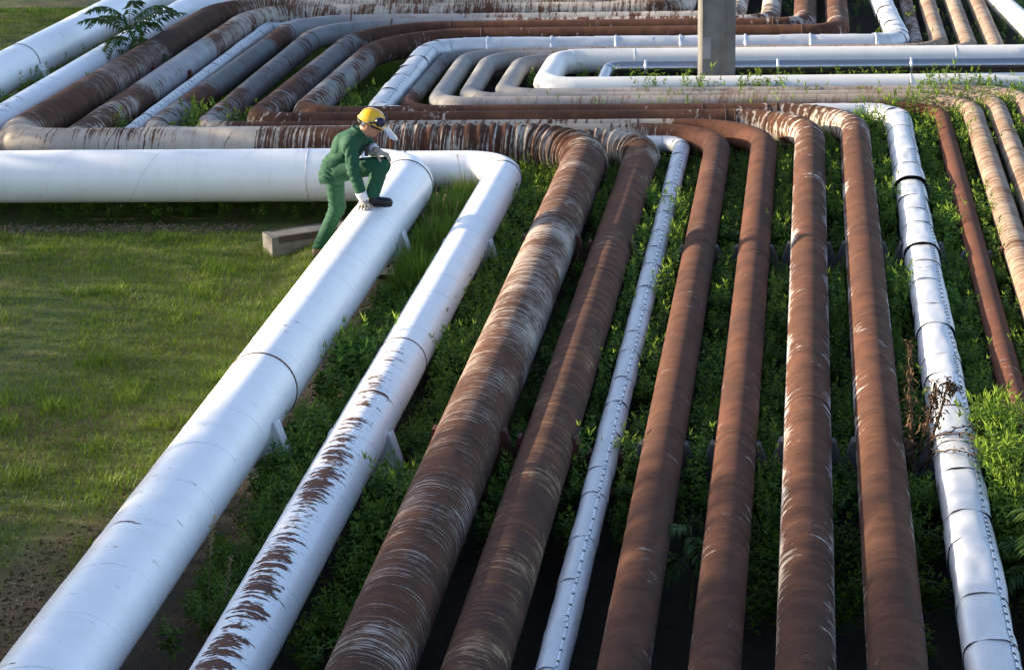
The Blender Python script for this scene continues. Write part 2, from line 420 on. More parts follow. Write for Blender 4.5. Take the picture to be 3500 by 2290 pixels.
def frames(T):
    side = np.cross(T, np.array([0, 0, 1.0])); side /= np.linalg.norm(side, axis=1)[:, None]
    up = np.cross(side, T)
    return up, side

def sweep(Pc, T, S, rfun, n=40):
    """rings round the centre line; rfun(theta, s) -> radius. theta 0 = top"""
    up, side = frames(T)
    th = np.linspace(-math.pi, math.pi, n + 1)
    TH, SS = np.meshgrid(th, S)
    r = rfun(TH, SS) if callable(rfun) else np.full(TH.shape, rfun)
    V = Pc[:, None, :] + r[..., None] * (np.cos(TH)[..., None] * up[:, None, :] + np.sin(TH)[..., None] * side[:, None, :])
    k, q = TH.shape
    idx = np.arange(k * q).reshape(k, q)
    F = np.stack([idx[:-1, :-1], idx[:-1, 1:], idx[1:, 1:], idx[1:, :-1]], -1).reshape(-1, 4)
    UV = np.stack([(TH + math.pi) / (2 * math.pi), SS], -1).reshape(-1, 2)
    return V.reshape(-1, 3), F, UV

def at_s(segs, s):
    for g in segs:
        if s <= g[2] + 1e-9:
            p, t = seg_eval(g, [s]); return p, t
    p, t = seg_eval(segs[-1], [segs[-1][2]]); return p, t

def eval_many(segs, S):
    S = np.asarray(S, float); P = np.empty((len(S), 3)); T = np.empty((len(S), 3)); done = np.zeros(len(S), bool)
    for g in segs:
        m_ = ~done & (S <= g[2] + 1e-9) if g is not segs[-1] else ~done
        if m_.any():
            P[m_], T[m_] = seg_eval(g, S[m_]); done |= m_
    return P, T

PIPE_LINES = []          # (p0, p1, r) pieces, used to keep plants out of the pipes
def bead(name, segs, s, r, mat, root, origin, rad_b=.006):
    """a weld bead: thin ring round the pipe at length s"""
    S = np.array([s - rad_b * 1.6, s - rad_b * .8, s, s + rad_b * .8, s + rad_b * 1.6])
    P, T = eval_many(segs, S)
    h = np.array([-.2, .8, 1.0, .8, -.2])
    V, F, UV = sweep(P, T, S, lambda th, ss: r + rad_b * np.interp(ss, S, h), 40)
    return mk(name, V, F, mat, root, origin, uv=UV)

def helix(name, segs, s0, s1, r, pitch, mat, root, origin, w=.006, h=.0018, hand=1, ph=0.0):
    """spiral weld line standing proud of the pipe"""
    n = int((s1 - s0) / pitch * 30)
    S = np.linspace(s0, s1, n); P, T = eval_many(segs, S); up, side = frames(T)
    th = hand * (S - s0) / pitch * 2 * math.pi + ph
    rows = []
    for off, hh in ((-w, -.002), (0, h), (w, -.002)):
        rows.append(P + T * off + (r + hh) * (np.cos(th)[:, None] * up + np.sin(th)[:, None] * side))
    V = np.stack(rows, 1).reshape(-1, 3)
    i = np.arange(n - 1)[:, None] * 3
    F = np.concatenate([np.concatenate([i, i + 1, i + 4, i + 3], 1), np.concatenate([i + 1, i + 2, i + 5, i + 4], 1)])
    uv = np.stack([np.repeat((th / (2 * math.pi)) % 1, 3), np.repeat(S, 3)], 1)
    return mk(name, V, F, mat, root, origin, uv=uv)

def collect(segs, r):
    for g in segs:
        k = 1 if g[0] == 'line' else 4
        S = np.linspace(g[1], g[2], k + 1); P, T = seg_eval(g, S)
        for i in range(k): PIPE_LINES.append((P[i], P[i + 1], r))

def pipe(label, corners, bends, r, mat, corr=None, seam=None, beads=(), weldmat='weld_rust', ripple=0.0, name='steel_pipe', cat='pipe'):
    segs = fillet(corners, bends); collect(segs, r)
    p0 = segs[0][3]
    origin = (float(p0[0]), float(p0[1]), 0.0)
    root = empty(name, origin)
    tag(root, label, cat, 'pipes of the expansion loop')
    sd = rnd.random() * 50
    for k, g in enumerate(segs):
        a, b = g[1], g[2]
        pieces = [(a, b, 0)]
        if corr:
            pieces = []
            cuts = sorted({a, b, *[c for c in (corr[0], corr[1]) if a < c < b]})
            for x, y in zip(cuts[:-1], cuts[1:]):
                mid = (x + y) / 2; pieces.append((x, y, 1 if corr[0] < mid < corr[1] else 0))
        for x, y, cg in pieces:
            if cg:
                S = np.linspace(x, y, max(8, int((y - x) / .0105)))
                pt, dp = corr[2], corr[3]
                def rf(th, ss, pt=pt, dp=dp):
                    q = (ss + .005 * np.sin(th * 2 + ss * 5) + .003 * np.sin(ss * 37)) / pt
                    w = np.abs(np.sin(math.pi * q)) ** 2.0
                    amp = dp * (.88 + .24 * vnoise(q * .999, th * .8 + 7, 12))
                    return r - .004 + amp * w
                nm = 'corrugated_elbow' if g[0] == 'arc' else 'corrugated_section'
            else:
                S = np.linspace(x, y, max(2, int((y - x) / (.10 if g[0] == 'line' else .05)) + 1))
                def rf(th, ss):
                    return r + ripple * (vnoise(ss * 2.3 + sd, th * 1.1 + 5, 4) - .5) + .35 * ripple * (vnoise(ss * 9 + sd, th * 2.2 + 5, 8) - .5)
                nm = 'straight_section' if g[0] == 'line' else 'elbow'
            P, T = seg_eval(g, S)
            V, F, UV = sweep(P, T, S, rf, 44)
            mk(nm, V, F, M[mat], root, origin, uv=UV)
    if seam:
        for (a, b, pitch, hand, ph) in seam:
            helix('spiral_seam', segs, a, b, r, pitch, M[weldmat], root, origin, hand=hand, ph=ph)
    for s in beads:
        bead('weld_ring', segs, s, r, M[weldmat], root, origin)
    return root, segs, origin

TS = math.tan(.06313)       # the near runs lean this much
TLS = {'A': 0.086, 'B': 0.071, 'C': 0.087, 'D': 0.079, 'E': 0.06, 'F': 0.077, 'G': 0.062, 'H': 0.091, 'I': 0.084, 'J': 0.071, 'K': 0.061, 'L': 0.046, 'N': 0.04, 'O': 0.06}   # lean of the left runs
def corners_of(X1, Y1, X2, Y3, X4, r, zl=0.0, zb=0.0, y0=4.0, y1=52.0, lean4=None, TL=.08):
    L4 = TS if lean4 is None else lean4
    c4 = X4 + TS * Y3 if lean4 is None else X4
    return [(X1 + TS * y0, y0, r), (X1 + TS * Y1, Y1, r + zl), (X2 + TL * (Y1 - 20.5), Y1, r + zl),
            (X2 + TL * (Y3 - 20.5), Y3, r + zb), (c4, Y3, r + zb), (c4 + L4 * (y1 - Y3), y1, r)]

SPEC = {
 'A': ((-3.747, 20.64, -8.51, 32.10, -4.2), [.44, .6, .75, .5], .258),
 'B': ((-2.901, 21.15, -7.58, 31.25, -3.2), [.38, .5, .75, .5], .184),
 'C': ((-2.154, 22.00, -7.05, 30.45, -2.3), [.76, .55, 1.0, .6], .218),
 'D': ((-1.637, 22.36, -6.51, 30.31, -1.72), [.50, .50, .9, .5], .173, -.05),
 'E': ((-1.257, 22.62, -6.05, 30.12, -1.3), [.22, .25, .3, .3], .090),
 'F': ((-.876, 22.78, -5.77, 29.81, -.95), [.70, .45, .8, .5], .137),
 'G': ((-.405, 23.00, -5.2, 29.42, -.48), [.80, .42, 1.0, .5], .137),
 'H': ((.064, 23.27, -4.78, 28.98, -.01), [.75, .42, 1.25, .45], .157),
 'I': ((.534, 23.57, -4.32, 28.45, .42), [.78, .45, 1.35, .5], .156),
 'J': ((1.021, 23.92, -3.52, 27.80, 2.95), [.38, .4, .45, .35], .154, -.07, 0.0),
 'K': ((1.498, 24.21, -3.22, 27.62, 1.41), [.50, .45, .5, .4], .092),
 'L': ((1.836, 24.42, -2.82, 27.45, 1.70), [.60, .42, .55, .6], .115),
 'N': ((2.111, 24.65, -2.47, 27.24, 2.05), [.60, .42, .5, .6], .115),
 'O': ((2.445, 24.88, -2.18, 27.04, 2.38), [.60, .40, .45, .6], .115),
}
CN = {}
for k, v in SPEC.items():
    zl = v[3] if len(v) > 3 else 0.0
    CN[k] = corners_of(*v[0], v[2], zl=zl, lean4=(.02 if k == 'J' else None), TL=TLS[k])
SEG = {k: fillet(CN[k], SPEC[k][1]) for k in SPEC}
def s_at(k, i): return SEG[k][i][1], SEG[k][i][2]

# two white pipes
a0, a1 = s_at('A', 1)
rootA, segA, orgA = pipe('thickest glossy white pipe with the worker leaning on it, bordering the grass', CN['A'], SPEC['A'][1], .258, 'A',
     seam=[(0, a0 - .02, .62, 1, .4), (a1 + .02, a1 + 5.0, .9, -1, 1.0)], weldmat='weld_white', ripple=.003)
for s in (10.4, a0, a1 + .02, a1 + .55): bead('weld_ring', segA, s, .258, M['weld' if s < a1 else 'weld_white'], rootA, orgA, .007)
s3 = s_at('A', 4)[0]; bead('weld_ring', segA, s3 + 5.2, .258, M['weld'], rootA, orgA, .007)
b0, b1 = s_at('B', 1)
rootB, segB, orgB = pipe('white pipe flaking to rust along its top, next to the thickest white pipe', CN['B'], SPEC['B'][1], .184, 'B',
     seam=[(0, b0 - .02, .46, 1, .4)], weldmat='weld_white', ripple=.003)
for s in (11.2, b0, b1 + .62): bead('weld_ring', segB, s, .184, M['weld'], rootB, orgB, .006)

# brown pipes
c0, c1 = s_at('C', 1)
pipe('thickest brown pipe ringed by dense pale scratches, with the larger corrugated bend', CN['C'], SPEC['C'][1], .218, 'C', corr=(c0 - .05, c1 + 1.32, .130, .030), ripple=.005,
     seam=[(0, c0 - .1, .52, 1, 0), (c1 + 1.4, c1 + 5.6, .62, -1, 2)], beads=(c1 + 1.36, c1 + 2.6))
d0, d1 = s_at('D', 1)
pipe('very dark brown pipe with orange stains, with the smaller corrugated bend', CN['D'], SPEC['D'][1], .173, 'D', corr=(d0 - .02, d1 + 1.25, .105, .028), ripple=.004,
     seam=[(0, d0 - .1, .56, 1, 1)], beads=(c0 - 4,))
f0, f1 = s_at('F', 1)
pipe('brown pipe with faint bluish scuffs, beside the thin silver pipe', CN['F'], SPEC['F'][1], .137, 'F', ripple=.002, beads=(9.6, 14.2, f1 + .4, *[x for q in (3, 5, 7) for x in s_at('F', q)]))
g0, g1 = s_at('G', 1)
pipe('smoothest reddish brown pipe, second from the thin silver one', CN['G'], SPEC['G'][1], .137, 'G', ripple=.002, beads=(8.6, 9.5, 13.9, g1 + .5, *[x for q in (3, 5, 7) for x in s_at('G', q)]))
M['G'].name = 'smooth_rust'
h0, h1 = s_at('H', 1)
pipe('brown pipe with white paint flakes down both flanks', CN['H'], SPEC['H'][1], .157, 'H', ripple=.002, seam=[(0, h0, .40, 1, 0), (h1, h1 + 5.4, .95, -1, 0)], beads=(h1 + .1, 10.1, *np.linspace(h0, h1, 4), *[x for q in (3, 5, 7) for x in s_at('H', q)]))
i0, i1 = s_at('I', 1)
pipe('brown spirally welded pipe running next to the wide dented silver pipe', CN['I'], SPEC['I'][1], .156, 'I', ripple=.002, seam=[(0, i0, .40, 1, .5), (i1, i1 + 5.4, .95, -1, 0)], beads=(14.55, i1 + .1, i1 + .8, *np.linspace(i0, i1, 4), *[x for q in (3, 5, 7) for x in s_at('I', q)]))
k0, k1 = s_at('K', 1)
pipe('thin rusty pipe half overgrown by weeds, between the wide silver pipe and beige pipes', CN['K'], SPEC['K'][1], .092, 'K', ripple=.002, beads=(k1 + 1.0,))
# beige pipes
pipe('beige pipe next to the thin rusty pipe, ringed with pale bands', CN['L'], SPEC['L'][1], .115, 'L', ripple=.003, beads=(14.3, 20.2))
pipe('beige pipe running between two other beige pipes', CN['N'], SPEC['N'][1], .115, 'N', ripple=.003, beads=(18.6, 19.9))
pipe('beige pipe farthest from the thick white pipe and the grass', CN['O'], SPEC['O'][1], .115, 'O', ripple=.003, beads=(19.6,))
# white loop round the pillar
mcorn = [(14.0, 25.24, .15), (-1.44, 25.17, .15), (-1.33, 26.95, .15), (4.80, 26.95, .15), (4.1, 44, .15)]
mrt, mseg, morg = pipe('clean white pipe doubling back in a loop round the concrete pillar', mcorn, [.36, .36, .5], .150, 'M', ripple=.001)
for s in (7.6, 11.2, mseg[3][1] + .35): bead('weld_ring', mseg, s, .150, M['weld_white'], mrt, morg, .005)
for s in (mseg[4][1] + .6, mseg[4][2] - .75): bead('weld_ring', mseg, s, .150, M['weld_white'], mrt, morg, .005)

# ---------------------------------------------------------------- clad pipes
def clipmesh(name, w, l, h):
    V, F = merge([(boxv((0, 0, h / 2), (w, l, h)), BOXF), (boxv((0, 0, h), (w * .45, l * .45, h)), BOXF)])
    return mkmesh(name, V, F, M['black'], smooth=False)
CLIP = clipmesh('clip', .026, .009, .006)

def clad(label, corners, bends, r, mat, sheet, seam_th, nclip, dent, csc=1.0, squash=0.0, flare=None, straps=None, clip_ranges=None, name='clad_pipe', strapmat='strap'):
    segs = fillet(corners, bends); collect(segs, r)
    p0 = segs[0][3]; origin = (float(p0[0]), float(p0[1]), 0.0)
    root = empty(name, origin); tag(root, label, 'pipe', 'pipes of the expansion loop')
    total = segs[-1][2]
    # sheet borders: on straights every `sheet`, on bends short mitred gores
    borders = [0.0]
    for g in segs:
        st = sheet if g[0] == 'line' else max(.10, sheet * .3)
        L = g[2] - g[1]; k = max(1, round(L / st))
        for j in range(1, k + 1):
            jit = 0 if j == k else (rnd.random() - .5) * .4 * st
            borders.append(g[1] + L * j / k + jit)
    sd = rnd.random() * 90
    for i, (a, b) in enumerate(zip(borders[:-1], borders[1:])):
        fl = .0022
        for (fa, fb, amt) in (flare or []):
            if fa <= (a + b) / 2 <= fb: fl = amt
        S = np.linspace(a - .012, b, max(5, int((b - a) / .05) + 2))
        P, T = eval_many(segs, S)
        sq = squash * (.55 + .9 * rnd.random()); off = rnd.random() * 30
        def rf(th, ss, a=a, b=b, fl=fl, sq=sq, off=off):
            q = (ss - a) / (b - a)
            base = r + fl * (1 - q) - .001 * q
            c4 = np.cos(2 * (th - .78)) ** 2
            base = base * (1 + sq * (c4 - .5) * .5)
            dn = vnoise(th * 1.3 + off, ss * 3.1 + sd, 21) - .5
            d2 = vnoise(th * 3.1 + off, ss * 8.0 + sd, 22) - .5
            edge = np.exp(-((ss - a) / .018) ** 2) * .0015
            return base + dent * dn + dent * .5 * d2 + edge
        V, F, UV = sweep(P, T, S, rf, 40)
        sh = mk('cladding_sheet', V, F, M[mat], root, origin, uv=UV)
        # lengthwise seam with its clips
        mid = (a + b) / 2
        if clip_ranges and not any(x <= mid <= y for x, y in clip_ranges): continue
        sj = seam_th + (rnd.random() - .5) * .12
        W = []
        Ss = np.linspace(a + .01, b - .01, max(3, int((b - a) / .06) + 2)); P, T = eval_many(segs, Ss); up, side = frames(T)
        rr = rf(np.full((len(Ss),), sj), Ss)
        for dth, hh in ((-.016 / r * .5, .0015), (0, .007), (.016 / r * .5, .0015)):
            th = sj + dth
            W.append(P + (rr + hh)[:, None] * (math.cos(th) * up + math.sin(th) * side))
        V = np.stack(W, 1).reshape(-1, 3); n = len(Ss); q = np.arange(n - 1)[:, None] * 3
        F = np.concatenate([np.concatenate([q, q + 1, q + 4, q + 3], 1), np.concatenate([q + 1, q + 2, q + 5, q + 4], 1)])
        mk('seam_strip', V, F, M['strap'], sh, origin, uv=np.zeros((len(V), 2)))
        sh_clips = nclip if (b - a) > sheet * .6 else max(1, nclip // 3)
        for j in range(sh_clips):
            s = a + (b - a) * (j + .5) / sh_clips
            p, tt = at_s(segs, s); up, side = frames(tt)
            rr = float(rf(np.array([sj]), np.array([s]))[0])
            nrm = up[0] * math.cos(sj) + side[0] * math.sin(sj); tan = -up[0] * math.sin(sj) + side[0] * math.cos(sj)
            pos = p[0] + nrm * (rr + .004) - np.array(origin)
            c = bpy.data.objects.new('clip', CLIP); col.objects.link(c); c.parent = sh
            tw = (rnd.random() - .5) * .3
            nrm_, tan, tt0 = nrm * csc, tan * csc, tt[0] * csc
            tx = tan * math.cos(tw) + tt0 * math.sin(tw); ty = -tan * math.sin(tw) + tt0 * math.cos(tw)
            c.matrix_local = Matrix(((tx[0], ty[0], nrm_[0], pos[0]), (tx[1], ty[1], nrm_[1], pos[1]), (tx[2], ty[2], nrm_[2], pos[2]), (0, 0, 0, 1)))
    for s in (straps or []):
        bead('strap', segs, s, r + .004, M[strapmat], root, origin, .010)
    return root, segs

ce = SEG['E']; cj = SEG['J']
clad('thin silver clad pipe with a clipped seam, between the brown pipes', CN['E'], SPEC['E'][1], .086, 'alu', .58, .42, 4, .008, csc=.72,
     clip_ranges=[(5, ce[0][2]), (ce[4][1], ce[4][2])])
jb = cj[6]
clad('wide dented silver clad pipe with one flared collar', CN['J'], SPEC['J'][1], .148, 'alu', .60, .62, 6, .016, csc=.8, squash=.14,
     flare=[(16.7, 17.2, .036), (14.2, 14.75, .020)], straps=[jb[1] + .3 + j * .82 for j in range(8)],
     clip_ranges=[(5, cj[0][2]), (cj[4][1], cj[4][2])])
clad('slim dark polished metal pipe inside the white loop by the pillar', [(-.92, 24.0, -.02), (-.70, 26.50, .15), (14, 26.50, .15)], [.18], .080, 'polish', 1.6, -.35, 2, .001,
     straps=[2.9 + 1.6 * j for j in range(7)], clip_ranges=[(0, 2.2)])

# ------------------------------------------------------------------ supports
def gusset(x0, x1, z0, ztop, y0, y1, xt):
    """wedge: foot from x0 (at the pipe) to x1 (outside), narrow top at xt"""
    a = [(x0, z0), (x1, z0), (xt + (x1 - x0) * .16, ztop), (xt, ztop)]
    V = [(x, y0, z) for x, z in a] + [(x, y1, z) for x, z in a]
    return V, [(0, 1, 2, 3), (7, 6, 5, 4), (0, 4, 5, 1), (1, 5, 6, 2), (2, 6, 7, 3), (3, 7, 4, 0)]

def support(cx_, y, r, mat, label, lean=TS, thick=.07, high=.35, wide=.20, flange=False):
    root = empty('pipe_support', (cx_, y, -.10))
    tag(root, label, 'support', 'saddle supports under the pipes')
    o = (0, 0, -.10)
    V = boxv((0, 0, -.05), (2 * r + .18, thick * 1.9, .096))
    mk('base_block', V, BOXF, M[mat], root, o, uv=np.array([(v[0] + .5, v[2]) for v in V]), smooth=False)
    zt = r * 2 * high + r * .25
    xin = math.sqrt(max(0.0, r * r - (zt - r) ** 2)) + .004
    for sgn in (-1, 1):
        V, F = gusset(r * .55, xin + wide, -.0015, zt, -thick / 2, thick / 2, xin)
        V = [(sgn * x, yy, z) for x, yy, z in V]
        mk('gusset', V, F if sgn > 0 else [tuple(reversed(f)) for f in F], M[mat], root, o, uv=np.array([(v[0] + .5, v[2]) for v in V]), smooth=False)
        if flange:
            W = []
            for yy in (-thick * 1.3, thick * 1.3):
                for (x, z) in ((xin + wide, -.0005), (xin + wide + .014, .004), (xin + wide * .16 + .014, zt + .004), (xin + wide * .16, zt)):
                    W.append((sgn * x, yy, z))
            Fl = [(0, 1, 2, 3), (7, 6, 5, 4), (0, 4, 5, 1), (1, 5, 6, 2), (2, 6, 7, 3), (3, 7, 4, 0)]
            mk('flange', W, Fl, M[mat], root, o, uv=np.array([(v[0] + .5, v[2] * 2) for v in W]), smooth=False)
    root.rotation_euler.z = -lean
    return root

desc = {'A': ('white_support', 'white painted steel saddle under the thickest white pipe'), 'B': ('white_support', 'white steel saddle under the flaking white pipe'),
        'C': ('red_support', 'dark red steel saddle under the thickest brown pipe'), 'D': ('red_support', 'dark red steel saddle under the very dark brown pipe'),
        'E': ('red_support', 'low dark red saddle under the thin silver pipe'), 'F': ('grey_support', 'grey wedge saddle under the scuffed brown pipe'),
        'G': ('grey_support', 'grey wedge saddle under the smoothest brown pipe'), 'H': ('grey_support', 'grey wedge saddle under the white flaked brown pipe'),
        'I': ('grey_support', 'grey wedge saddle under the spirally welded brown pipe'), 'J': ('grey_support', 'grey saddle under the wide silver pipe'),
        'K': ('grey_support', 'grey saddle under the thin rusty pipe'), 'L': ('red_support', 'rust red saddle under the beige pipe by the thin rusty pipe')}
for k, (mt, lb) in desc.items():
    for y in (18.35, 13.55):
        if k in 'JKL' and y < 15 and k != 'J': continue
        yy = y + (.1 if k in 'AB' else 0)
        r = SPEC[k][2]
        support(SPEC[k][0][0] + TS * yy, yy, r, mt, lb + ', ' + ('level with the worker' if y > 15 else 'nearer than the worker'),
                flange=k in 'AB', high=.42 if k in 'AB' else .5, wide={'A': .11, 'B': .07}.get(k, .09), thick=.04 if k in 'AB' else .09)
for k in 'ACD':
    yy = 26.4; r = SPEC[k][2]
    TL = TLS[k]
    support(SPEC[k][0][2] + TL * (yy - 20.5), yy, r, desc[k][0], desc[k][1] + ' far beyond the worker', lean=TL, flange=k == 'A', high=.42, wide=.15 if k == 'A' else .08)

def concrete_beam(p, q, w, h, ztop, label, edge=False):
    p = np.array(p, float); q = np.array(q, float); L = np.linalg.norm(q - p); ang = math.atan2(q[1] - p[1], q[0] - p[0]); c = (p + q) / 2
    root = empty('concrete_beam', (c[0], c[1], ztop - h)); root.rotation_euler.z = ang
    tag(root, label, 'beam')
    n = 24; V = []; F = []
    xs_ = np.linspace(-L / 2, L / 2, n)
    for i, x in enumerate(xs_):
        for (yy, zz) in ((-w / 2, 0), (-w / 2, h), (w / 2, h), (w / 2, 0)):
            V.append((x + (rnd.random() - .5) * (.012 if i in (0, n - 1) else 0), yy + (rnd.random() - .5) * .004, zz + (rnd.random() - .5) * .004))
    for i in range(n - 1):
        for j in range(4):
            a = i * 4 + j; b = i * 4 + (j + 1) % 4
            F.append((a, b, b + 4, a + 4))
    F += [(3, 2, 1, 0), tuple((n - 1) * 4 + j for j in range(4))]
    mk('beam_body', V, F, M['concrete_dark' if not edge else 'concrete_mid'], root, smooth=False)
    if edge:
        for sgn in (-1, 1):
            V1 = boxv((.03, sgn * (w / 2 - .012), h + .0015), (L - .08, .045, .003))
            V2 = boxv((.03, sgn * (w / 2 + .0035), h - .027), (L - .08, .005, .06))
            V, F = merge([(V1, BOXF), (V2, BOXF)])
            mk('steel_angle', V, F, M['steel_edge'], root, smooth=False)
    return root
concrete_beam((-3.69, 19.42), (-2.25, 20.26), .26, .26, -.012, 'short concrete beam with dark steel edges jutting out under the bend of the thickest white pipe', True)
for y, w in ((18.35, 'low concrete sleeper under the pipes in line with the worker'), (13.55, 'low concrete sleeper under the pipes well in front of the worker')):
    concrete_beam((-3.747 + TS * y + .45, y), (4.2, y), .28, .35, -.104, w)

# ------------------------------------------------------------------ pillar
pr_ = empty('concrete_pillar', (.59, 25.78, -.25)); pr_.rotation_euler.z = rad(4)
tag(pr_, 'square grey concrete pillar rising from inside the white pipe loop', 'pillar')
w = .205; cb = .022
pts = [(-w, -w + cb), (-w + cb, -w), (w - cb, -w), (w, -w + cb), (w, w - cb), (w - cb, w), (-w + cb, w), (-w, w - cb)]
V = []; F = []
for i, z in enumerate(np.linspace(0, 9, 46)):
    for x, y in pts: V.append((x + (rnd.random() - .5) * .003, y + (rnd.random() - .5) * .003, z))
for i in range(45):
    for j in range(8):
        a = i * 8 + j; b = i * 8 + (j + 1) % 8
        F.append((a, b, b + 8, a + 8))
F += [tuple(range(7, -1, -1)), tuple(45 * 8 + j for j in range(8))]
mk('column', V, F, M['concrete'], pr_, smooth=False)
mk('paint_patch', boxv((-w + .072, -w - .001, .80), (.092, .003, .25)), BOXF, M['concrete_pale'], pr_, smooth=False)

# ------------------------------------------------------------------ plants
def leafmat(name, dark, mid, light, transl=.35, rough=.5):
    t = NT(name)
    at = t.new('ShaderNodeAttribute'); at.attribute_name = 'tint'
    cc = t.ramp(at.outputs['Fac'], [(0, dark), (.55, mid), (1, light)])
    t.b.inputs['Specular IOR Level'].default_value = .3
    t.out(cc, rough)
    tr = t.new('ShaderNodeBsdfTranslucent'); t.link(cc, tr.inputs[0])
    mx = t.new('ShaderNodeMixShader'); mx.inputs[0].default_value = transl
    t.link(t.b.outputs[0], mx.inputs[1]); t.link(tr.outputs[0], mx.inputs[2])
    t.link(mx.outputs[0], t.n['Material Output'].inputs[0])
    return t.m
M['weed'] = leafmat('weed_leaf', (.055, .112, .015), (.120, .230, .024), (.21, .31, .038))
M['grass'] = leafmat('grass_blade', (.105, .125, .013), (.125, .225, .013), (.27, .34, .047), .35, .6)
M['frond'] = leafmat('frond_leaflet', (.03, .07, .012), (.05, .10, .016), (.10, .16, .03), .3, .4)
M['straw'] = leafmat('dry_straw', (.11, .075, .035), (.24, .17, .08), (.42, .33, .18), .15, .8)
M['stem'] = plain('green_stem', (.06, .085, .025), .6)
M['deadstem'] = plain('dead_brown_stem', (.125, .068, .030), .85, 0, .6, 30)

def stalk_tube(pts, r0, r1, k=5):
    pts = np.array(pts, float); n = len(pts); V = []; F = []
    d = np.gradient(pts, axis=0)
    for i in range(n):
        t = d[i] / np.linalg.norm(d[i]); a = np.cross(t, [.3, .9, .2]); a /= np.linalg.norm(a); b = np.cross(t, a); r = r0 + (r1 - r0) * i / (n - 1)
        for q in range(k):
            an = 2 * math.pi * q / k; V.append(pts[i] + r * (a * math.cos(an) + b * math.sin(an)))
    for i in range(n - 1):
        for q in range(k):
            F.append((i * k + q, i * k + (q + 1) % k, (i + 1) * k + (q + 1) % k, (i + 1) * k + q))
    F.append(tuple(range(k - 1, -1, -1))); F.append(tuple((n - 1) * k + q for q in range(k)))
    return V, F

LEAF = np.array([(0, 0, 0), (-.5, .42, .10), (.5, .42, .10), (0, 1, -.12)])
LEAFF = np.array([(0, 2, 3), (0, 3, 1)])

def leaf_block(P, az, el, L, W, roll=None):
    """many leaves: base P, heading az, pitch el, length L, width W -> verts (n,4,3)"""
    n = len(P)
    d_ = np.stack([np.cos(az) * np.cos(el), np.sin(az) * np.cos(el), np.sin(el)], -1)
    s_ = np.stack([-np.sin(az), np.cos(az), np.zeros(n)], -1)
    if roll is not None:
        u0 = np.cross(d_, s_); s_ = s_ * np.cos(roll)[:, None] + u0 * np.sin(roll)[:, None]
    u_ = np.cross(s_, d_) * -1
    return P[:, None, :] + LEAF[None, :, 1:2] * L[:, None, None] * d_[:, None, :] + LEAF[None, :, 0:1] * W[:, None, None] * s_[:, None, :] + LEAF[None, :, 2:3] * L[:, None, None] * u_[:, None, :]

def weed_variant(h, seed, spikes=3, ls=1.0, wide=1.0):
    """one weed: stem nodes with crossed pairs of leaves, side shoots, pale flower spikes. returns leaf verts, tint"""
    g = np.random.default_rng(seed); P = []; az = []; el = []; L = []; W = []; tn = []
    shoots = [((0, 0, 0), (0, 0, 1), h)]
    for k in range(5):
        a = g.uniform(0, 6.28); z = h * g.uniform(.2, .65)
        shoots.append(((0, 0, z), (math.cos(a) * .55, math.sin(a) * .55, .8), h * g.uniform(.3, .55)))
    tips = []
    for (o, dd, ln) in shoots:
        o = np.array(o); dd = np.array(dd) / np.linalg.norm(dd); n = max(3, int(ln / (.028 * ls))); a0 = g.uniform(0, 6.28)
        for i in range(n):
            f = (i + 1) / n
            if o[2] == 0 and f < .25: continue
            for q in (0, math.pi):
                P.append(o + dd * ln * f); az.append(a0 + i * 1.57 + q + g.uniform(-.3, .3)); el.append(g.uniform(-.1, .5) + .5 * (f > .9))
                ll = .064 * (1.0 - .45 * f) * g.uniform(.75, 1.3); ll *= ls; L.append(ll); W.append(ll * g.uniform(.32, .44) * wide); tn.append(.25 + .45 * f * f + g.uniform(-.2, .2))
        tips.append(o + dd * ln)
    for tp in tips[:spikes]:
        for q in range(3):
            P.append(tp + np.array([g.uniform(-.012, .012), g.uniform(-.012, .012), 0])); az.append(g.uniform(0, 6.28)); el.append(g.uniform(1.2, 1.55)); L.append(g.uniform(.04, .075)); W.append(.007); tn.append(1.0)
    P = np.array(P); B = leaf_block(P, np.array(az), np.array(el), np.array(L), np.array(W))
    return B, np.array(tn)

VAR = [weed_variant(h, 100 + i, sp, ls, wd) for i, (h, sp, ls, wd) in enumerate([(.28, 1, 1, 1), (.34, 3, 1, 1), (.40, 2, 1, 1), (.36, 5, .85, .9), (.44, 3, 1.1, 1), (.32, 0, 1.5, 1.35), (.26, 0, 1.3, 1.5), (.30, 2, .8, 1), (.36, 1, 1, 1.1), (.22, 0, 1.1, 1.2)])]
PL = [(np.array(a), np.array(b), r) for a, b, r in PIPE_LINES]
def clear_of_pipes(C, margin=.012):
    ok = np.ones(len(C), bool)
    order = np.argsort(C[:, 1]); ys_ = C[order, 1]
    for a, b, r in PL:
        q = r + margin
        i0, i1 = np.searchsorted(ys_, (min(a[1], b[1]) - q, max(a[1], b[1]) + q))
        ix = order[i0:i1]; ix = ix[(C[ix, 0] > min(a[0], b[0]) - q) & (C[ix, 0] < max(a[0], b[0]) + q)]
        if not len(ix): continue
        c_ = C[ix]; ab = b - a; tt = np.clip(((c_ - a) @ ab) / (ab @ ab), 0, 1)
        dd = c_ - (a + tt[:, None] * ab)
        ok[ix] &= (dd * dd).sum(1) > q ** 2
    return ok

